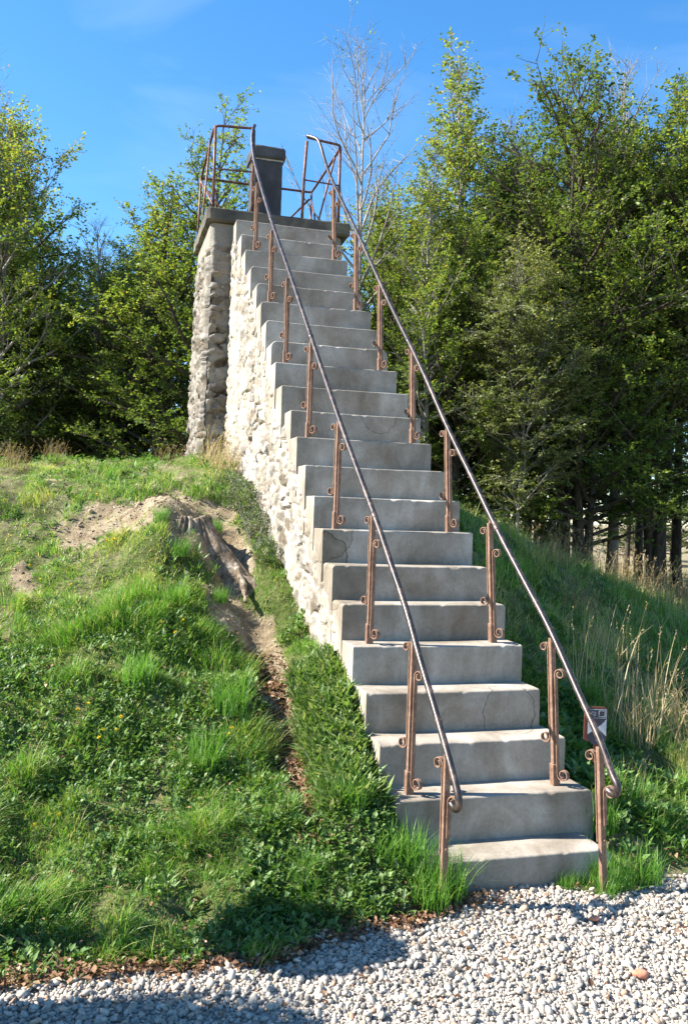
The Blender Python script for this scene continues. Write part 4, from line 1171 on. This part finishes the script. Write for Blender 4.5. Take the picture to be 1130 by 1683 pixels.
# ------------------------------------------------------------------ trees
def grow(seed, H, base, r0, limbs, Lmax, prof, el0, el1, secs, twl, lpt, leaf, droop=0.0, barefrac=0.0, wander=.12, flat=.55, stems=1, split=.4):
    """branch skeleton and leaves of one tree. returns (wood V,F), (leaf V,F,tint)"""
    g = np.random.default_rng(seed); rr = random.Random(seed)
    WV, WF, off = [], [], 0
    def addtube(P, r, k):
        nonlocal off
        V, F, _ = tube(P, r, k, False, off); WV.append(V); WF.append(F); off += len(V)
    TWP, TWD, TWL, TWH = [], [], [], []
    for s in range(stems):
        nT = 16; t = np.linspace(0, 1, nT)
        ph = g.uniform(0, 6.28, 4); a_s = 2 * math.pi * s / max(stems, 1) + 1.0
        spread = (0 if stems == 1 else split)
        tx = wander * (np.sin(t * 3 + ph[0]) + .5 * np.sin(t * 8 + ph[1])) * t + spread * math.cos(a_s) * t ** .8
        ty = wander * (np.sin(t * 3.4 + ph[2]) + .5 * np.sin(t * 7 + ph[3])) * t + spread * math.sin(a_s) * t ** .8
        Hs = H * (1 if s == 0 else g.uniform(.8, .97))
        TP = np.stack([tx, ty, t * Hs - .15 * (t == 0)], 1)
        rad = r0 * ((1 - t) ** .85 * .95 + .03) * (1 + .5 * np.exp(-t * 30)) / (1 if stems == 1 else 1.25)
        addtube(TP, rad, 9)
        nl = limbs // stems
        for j in range(nl):
            u = (j + g.uniform(0, .8)) / nl
            th = base + (1 - base) * u * .985
            p = np.array([np.interp(th, t, TP[:, q]) for q in range(3)])
            az = j * 2.399 + g.normal(0, .45)
            L = Lmax * prof(u) * g.uniform(.6, 1.15)
            el = el0 + (el1 - el0) * u + g.normal(0, .12)
            m = 8; P = [p]; d = np.array([math.cos(az) * math.cos(el), math.sin(az) * math.cos(el), math.sin(el)])
            kink = g.normal(0, .13, (m, 3)); curve = g.uniform(.0, .10) - droop * .12
            for q in range(m - 1):
                d = d + kink[q] + np.array([0, 0, curve]); d /= np.linalg.norm(d); P.append(P[-1] + d * L / (m - 1))
            P = np.array(P); rb = min(.75 * np.interp(th, t, rad), .013 + .016 * L)
            lr = rb * (1 - np.linspace(0, 1, m)) ** .8 + .0035
            addtube(P, lr, 5)
            isbare = (u > 1 - barefrac) and g.uniform() < .8
            ns = max(2, int(secs * L / Lmax + 2))
            lim = [(P[-3], P[-1] - P[-3])]
            for q in range(ns):
                s_ = g.uniform(.15, 1); ii = s_ * (m - 1); i0 = min(int(ii), m - 2); pp = P[i0] + (P[i0 + 1] - P[i0]) * (ii - i0)
                dd = P[i0 + 1] - P[i0]; dd /= np.linalg.norm(dd)
                sd = np.cross(dd, [0, 0, 1.]); sd /= np.linalg.norm(sd) + 1e-9
                sgn = 1 if q % 2 else -1; an = g.uniform(.5, 1.0)
                d2 = dd * math.cos(an) + sd * sgn * math.sin(an) + np.array([0, 0, g.normal(.10 - droop * .35, .22)]); d2 /= np.linalg.norm(d2)
                L2 = (.22 + .42 * L * (1 - .6 * s_)) * g.uniform(.6, 1.2)
                m2 = 5; P2 = [pp]
                for z_ in range(m2 - 1):
                    d2 = d2 + g.normal(0, .14, 3) + np.array([0, 0, .04 - droop * .22]); d2 /= np.linalg.norm(d2); P2.append(P2[-1] + d2 * L2 / (m2 - 1))
                P2 = np.array(P2); addtube(P2, np.linspace(min(.009, lr[i0] * .8), .0022, m2), 4)
                lim.append((P2[1], P2[-1] - P2[1]))
                nt_ = max(2, int(L2 / twl * 3.2))
                for z_ in range(nt_):
                    s2 = g.uniform(.1, 1) * (m2 - 1); i2 = min(int(s2), m2 - 2); p2 = P2[i2] + (P2[i2 + 1] - P2[i2]) * (s2 - i2)
                    d3 = P2[i2 + 1] - P2[i2]; d3 = d3 / np.linalg.norm(d3); sd2 = np.cross(d3, [0, 0, 1.]) + g.normal(0, .25, 3); sd2 /= np.linalg.norm(sd2) + 1e-9
                    an = g.uniform(.3, 1.1) * (1 if z_ % 2 else -1)
                    d4 = d3 * math.cos(an) + sd2 * math.sin(an) + np.array([0, 0, g.normal(.02 - droop * .75, .18)]); d4 /= np.linalg.norm(d4)
                    TWP.append(p2); TWD.append(d4); TWL.append(twl * g.uniform(.5, 1.3) * (1 + droop)); TWH.append(1.0 if isbare else 0.0)
    TWP, TWD, TWL, TWH = map(np.array, (TWP, TWD, TWL, TWH))
    # twigs: thin three-sided spikes
    n = len(TWP)
    a1 = np.cross(TWD, [0, 0, 1.]); a1 /= np.linalg.norm(a1, axis=1)[:, None] + 1e-9; a2 = np.cross(TWD, a1)
    rw = .0026
    tw = np.stack([TWP + a1 * rw, TWP - a1 * rw * .5 + a2 * rw * .87, TWP - a1 * rw * .5 - a2 * rw * .87, TWP + TWD * TWL[:, None]], 1).reshape(-1, 3)
    b = (np.arange(n) * 4)[:, None]
    TF = np.concatenate([b + np.array([[0, 1, 3]]), b + np.array([[1, 2, 3]]), b + np.array([[2, 0, 3]])]) + off
    WVa = np.concatenate(WV + [tw]); WFa = np.concatenate(WF)
    # leaves in flat sprays along the twigs
    k = lpt; ii = np.repeat(np.arange(n), k); nn = len(ii)
    keep = (g.uniform(0, 1, nn) > TWH[ii] * .97)
    # gaps: drop whole regions of the crown
    gap = fbm(TWP[:, 0] * 1.9, TWP[:, 1] * 1.9, TWP[:, 2] * 1.9, seed=seed + 5, octv=2)
    keep &= (g.uniform(0, 1, nn) < np.clip(.95 + gap[ii] * 1.7, .06, 1))
    ii = ii[keep]; nn = len(ii)
    s_ = g.uniform(.08, 1.05, nn)
    side = np.where(g.uniform(0, 1, nn) < .5, 1, -1)
    plane = np.cross(TWD, np.cross([0, 0, 1.], TWD)); plane /= np.linalg.norm(plane, axis=1)[:, None] + 1e-9
    lat = np.cross(TWD, plane)
    P = TWP[ii] + TWD[ii] * (s_ * TWL[ii])[:, None] + g.normal(0, .018, (nn, 3))
    D = TWD[ii] * .6 + lat[ii] * side[:, None] * .9 + g.normal(0, .35, (nn, 3)) + np.array([0, 0, -.25 - droop * .5])
    Nn = plane[ii] + g.normal(0, flat, (nn, 3))
    L = leaf * g.uniform(.65, 1.25, nn)
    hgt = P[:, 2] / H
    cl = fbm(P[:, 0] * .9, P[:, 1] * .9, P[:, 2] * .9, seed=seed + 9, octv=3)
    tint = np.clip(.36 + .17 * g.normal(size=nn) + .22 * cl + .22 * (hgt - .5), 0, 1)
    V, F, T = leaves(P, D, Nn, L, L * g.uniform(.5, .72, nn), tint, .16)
    return WVa, WFa, TF, V, F, T

class Kind: pass
def tree_kind(bark, leafm, **kw):
    k = Kind(); WV, WF, TF, V, F, T = grow(**kw)
    k.wood = mesh_np('trunk', WV, [WF, TF], bark, True)
    k.leaf = mesh_np('crown', V, [F], leafm, False, {'tint': T}) if len(F) else None
    k.n = len(T) // 4
    return k
wide = lambda u: (.55 + 1.3 * u) if u < .35 else max(.22, 1.0 - .85 * ((u - .35) / .65) ** 1.6)
slim = lambda u: max(.2, (1 - u) ** .6)
low = lambda u: max(.25, 1.05 - .80 * u ** 1.5)
K = {}
K['hornbeam'] = tree_kind(M_BARK, M_LEAF, seed=1, H=9.0, base=.09, r0=.13, limbs=70, Lmax=3.0, prof=wide, el0=.12, el1=1.2, secs=11, twl=.36, lpt=14, leaf=.074)
K['beech'] = tree_kind(M_BARK, M_LEAF, seed=2, H=9.5, base=.14, r0=.15, limbs=72, Lmax=3.1, prof=low, el0=.15, el1=1.2, secs=11, twl=.38, lpt=14, leaf=.074, stems=2, split=.6)
K['dense'] = tree_kind(M_BARK, M_LEAFD, seed=3, H=8.5, base=.08, r0=.15, limbs=76, Lmax=3.2, prof=low, el0=.05, el1=1.1, secs=11, twl=.38, lpt=13, leaf=.082)
K['slim'] = tree_kind(M_BARKG, M_LEAF, seed=4, H=10.0, base=.28, r0=.09, limbs=64, Lmax=2.0, prof=slim, el0=.5, el1=1.3, secs=9, twl=.32, lpt=15, leaf=.070)
K['birch'] = tree_kind(M_BARKG, M_LEAFY, seed=5, H=7.6, base=.16, r0=.045, limbs=64, Lmax=2.1, prof=wide, el0=.7, el1=1.2, secs=12, twl=.36, lpt=22, leaf=.062, droop=.28)
K['bare'] = tree_kind(M_BARKG, M_LEAF, seed=6, H=9.5, base=.42, r0=.075, limbs=26, Lmax=3.0, prof=wide, el0=.65, el1=1.2, secs=8, twl=.36, lpt=2, leaf=.05, barefrac=.94, wander=.16)
K['thin_top'] = tree_kind(M_BARKG, M_LEAF, seed=8, H=10.0, base=.14, r0=.11, limbs=80, Lmax=2.7, prof=wide, el0=.25, el1=1.35, secs=11, twl=.38, lpt=14, leaf=.072, barefrac=.30, stems=2, split=.5)
K['tall_trunk'] = tree_kind(M_BARK, M_LEAFD, seed=9, H=10.5, base=.31, r0=.16, limbs=64, Lmax=3.3, prof=wide, el0=-.10, el1=1.1, secs=11, twl=.40, lpt=9, leaf=.080)
K['pole'] = tree_kind(M_BARK, M_LEAFD, seed=12, H=10.0, base=.30, r0=.095, limbs=44, Lmax=2.2, prof=wide, el0=-.05, el1=1.1, secs=9, twl=.38, lpt=11, leaf=.080, wander=.22)
for k_, v_ in K.items(): print('tree kind', k_, v_.n)

def place_tree(px_, D, kind, H_scale, label, rz=0.0, name='tree', lean=0.0, wscale=1.0, group='trees behind the mound'):
    """px_ is a bearing from the foot of the steps expressed as a direction"""
    dx, dy = px_
    x, y = CAM[0] + dx * D, CAM[1] + dy * D
    z = float(terrain(np.array([x]), np.array([y]))[0])
    e = empty(name, (x, y, z - .03), label, 'tree', group)
    e.rotation_euler = (0, R(lean), rz); e.scale = (H_scale * wscale, H_scale * wscale, H_scale)
    k = K[kind]
    obj('trunk', k.wood, e)
    if k.leaf: obj('crown', k.leaf, e)
    return e
def brg(u): return (np.interp(u, [-400, 0, 130, 300, 580, 700, 830, 930, 1010, 1130, 1500], [-.30, -.108, -.021, .093, .281, .361, .448, .515, .569, .650, .90]), np.interp(u, [-400, 0, 130, 300, 580, 700, 830, 930, 1010, 1130, 1500], [1.18, 1.069, 1.045, 1.013, .960, .937, .913, .894, .879, .856, .75]))
TREES = [
 (622, 15.5, 'hornbeam', .70, 5.0, 1.0, 'hornbeam_tree', 'yellow green hornbeam just right of the leafless tree, filling the gap by the handrail'),
 (668, 16.8, 'beech', .76, .7, .95, 'beech_tree', 'green beech between the leafless tree and the tall narrow tree'),
 (790, 16.0, 'hornbeam', .86, 1.3, .85, 'hornbeam_tree', 'light green hornbeam crown just right of the tall narrow tree'),
 (868, 16.8, 'beech', .86, 3.1, .85, 'beech_tree', 'light green crown left of the copper topped tree on the skyline'),
 (882, 19.5, 'pole', .80, .3, .9, 'beech_tree', 'thin dark trunk left of the broadest trunk, partly behind low leaves'),
 (948, 20.5, 'pole', .80, 1.7, .9, 'beech_tree', 'thin dark trunk immediately right of the broadest trunk'),
 (972, 24.0, 'pole', .85, 2.9, .9, 'beech_tree', 'farther thin trunk between the broadest trunk and the straight one'),
 (1030, 21.5, 'pole', .82, 4.4, .9, 'beech_tree', 'thin trunk right of the straight dark trunk'),
 (1072, 22.5, 'pole', .84, 5.6, .9, 'beech_tree', 'thin trunk in the bright gap on the right, farther than the others'),
 (1092, 18.5, 'pole', .78, .9, .9, 'beech_tree', 'thin trunk just left of the trunk closest to the right edge'),
 (845, 22.0, 'pole', .84, 3.6, .9, 'beech_tree', 'thin trunk behind the drooping olive birch, low on the right'),
 (45, 14.8, 'dense', .50, 3.6, 1.3, 'beech_tree', 'low dark beech in front at the far left, just above the crest'),
 (205, 15.8, 'dense', .50, .6, 1.3, 'beech_tree', 'low dark beech left of the tower, just above the crest'),
 (-35, 14.0, 'thin_top', .78, 2.6, .9, 'beech_tree', 'twiggy topped tree at the extreme left edge, in front of the others there'),
 (1045, 30, 'dense', .42, .9, 1.3, 'beech_tree', 'far low tree seen between the dark trunks, straight below the spires'),
 (1105, 34, 'dense', .46, 2.9, 1.3, 'beech_tree', 'far low tree seen by the trunk closest to the right edge'),
 # bearing, distance, kind, scale, rz, wscale, name, label
 (-60, 15.0, 'hornbeam', .84, 0.3, 1.0, 'hornbeam_tree', 'leafy green tree at the left edge with sparse drooping twigs at its top'),
 (60, 16.5, 'dense', .72, 1.1, 1.1, 'beech_tree', 'dark green beech left of the tower, second from the left edge'),
 (165, 15.5, 'thin_top', .58, 2.0, 1.1, 'beech_tree', 'thin topped beech in the dip between the left edge tree and the tower tree'),
 (235, 17.0, 'dense', .70, 2.9, 1.1, 'beech_tree', 'dense dark beech filling the gap left of the tower'),
 (330, 13.6, 'beech', .66, 3.7, .95, 'beech_tree', 'tall yellow green beech with long upright twigs directly behind the tower'),
 (255, 14.2, 'hornbeam', .60, .8, 1.1, 'hornbeam_tree', 'yellow green hornbeam just left of the tower with a slanting dark limb'),
 (10, 20.0, 'dense', .85, 4.0, 1.1, 'beech_tree', 'dark beech in the second row at the left edge'),
 (120, 21.0, 'dense', .70, 5.0, 1.2, 'beech_tree', 'dark beech in the second row, over the left crest'),
 (230, 22.0, 'tall_trunk', .72, 6.0, 1.2, 'beech_tree', 'dark trunked beech in the second row, trunk showing just left of the tower foot'),
 (160, 19.0, 'tall_trunk', .60, 2.0, 1.3, 'beech_tree', 'short dark trunked beech showing against the sky gap over the left crest'),
 (400, 19.0, 'dense', .62, 1.0, 1.1, 'beech_tree', 'low beech showing behind the platform railing and pedestal'),
 (500, 17.0, 'hornbeam', .62, 2.0, .9, 'hornbeam_tree', 'hornbeam seen through the right platform railing'),
 # right of the stair
 (572, 14.0, 'bare', .83, 1.2, .9, 'bare_tree', 'leafless grey tree with fine twigs right of the platform'),
 (640, 14.5, 'hornbeam', .60, 4.2, 1.0, 'hornbeam_tree', 'light green hornbeam right beside the upper steps'),
 (735, 15.5, 'slim', .92, .5, 1.0, 'hornbeam_tree', 'tall narrow tree with a leafy pointed top, highest left of the right hand group'),
 (697, 13.2, 'slim', .62, 2.4, 1.0, 'birch_tree', 'slender pale trunked tree in front of the narrow tall one'),
 (830, 15.8, 'thin_top', .85, .4, .9, 'hornbeam_tree', 'dark stemmed tree with bare twiggy top in the middle of the right hand group'),
 (900, 16.6, 'beech', .85, 1.9, .85, 'copper_beech_tree', 'tree with reddish brown top leaves right of the twiggy one'),
 (1010, 15.5, 'thin_top', .93, 3.0, .9, 'hornbeam_tree', 'tall green tree with bare spires near the right edge'),
 (1075, 15.0, 'beech', .94, 4.4, .9, 'beech_tree', 'tall leafy green beech second from the right edge'),
 (1180, 14.8, 'hornbeam', .95, 5.2, 1.0, 'hornbeam_tree', 'leafy tree cut by the right edge of the picture'),
 (950, 15.2, 'hornbeam', .86, 2.2, .9, 'hornbeam_tree', 'full green hornbeam filling the skyline between the copper topped and the spired tree'),
 (800, 17.2, 'beech', .84, 5.0, .9, 'beech_tree', 'green beech top between the narrow tall tree and the twiggy topped one'),
 (850, 12.8, 'birch', .62, 1.0, 1.05, 'birch_tree', 'drooping pale olive birch in front of the right hand group'),
 (745, 13.6, 'hornbeam', .58, 3.3, 1.0, 'hornbeam_tree', 'dense green hornbeam low behind the middle of the right handrail'),
 (960, 13.8, 'beech', .60, 5.5, 1.05, 'beech_tree', 'spreading beech with bare grey side branches on the right'),
 (925, 14.6, 'tall_trunk', .82, .0, 1.0, 'beech_tree', 'thick dark trunked beech, broadest of the trunks on the right'),
 (1005, 17.0, 'tall_trunk', .84, 1.3, .7, 'beech_tree', 'dark straight trunk right of the broadest trunk'),
 (1050, 19.0, 'tall_trunk', .80, 2.5, .7, 'beech_tree', 'dark trunk in the second row, in the bright gap on the right'),
 (1112, 16.0, 'tall_trunk', .86, 3.8, .7, 'beech_tree', 'dark trunk closest to the right edge'),
 (865, 18.0, 'tall_trunk', .80, 4.9, .7, 'beech_tree', 'dark trunk just left of the broadest trunk'),
 (680, 19.0, 'dense', .85, 3.9, 1.0, 'beech_tree', 'dense beech in the second row behind the slender pale trunk'),
 (600, 18.5, 'dense', .62, 5.9, 1.0, 'beech_tree', 'low dense beech behind the leafless tree'),
]
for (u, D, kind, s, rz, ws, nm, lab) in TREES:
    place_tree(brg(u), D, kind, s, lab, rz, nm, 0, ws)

# a dead snag showing at the left edge
# shrubs added out of view on the left, shaped to shade grass and gravel
def shade_shrub(x, y, zc, rad, n, label, seed):
    g = np.random.default_rng(seed)
    z0 = float(terrain(np.array([x]), np.array([y]))[0])
    e = empty('shrub', (x, y, z0), label, 'shrub')
    v, f, t = leaf_cloud(np.array([0, 0, zc]), np.array(rad), n, .05, .55, 0, .8, g, .25)
    obj('foliage', mesh_np('foliage', v, [f], M_LEAFD, False, {'tint': t}), e)
    q = MB()
    for k in range(7):
        a = k * .9; q.tube([(0, 0, -.05), (.04 * math.cos(a), .04 * math.sin(a), zc * .5), (rad[0] * .6 * math.cos(a), rad[1] * .6 * math.sin(a), zc + rad[2] * .4)], [.02, .014, .004], 5)
    q.build('stem', M_BARK, e)
shade_shrub(-2.66, .00, 1.30, (.21, .20, .18), 9000, 'small round headed bush added left of the view to cast shade on the grass edge', 5)
shade_shrub(-3.15, -.84, 1.10, (.5, .60, .80), 24000, 'large dense bush added left of the view to cast shade on the gravel', 6)
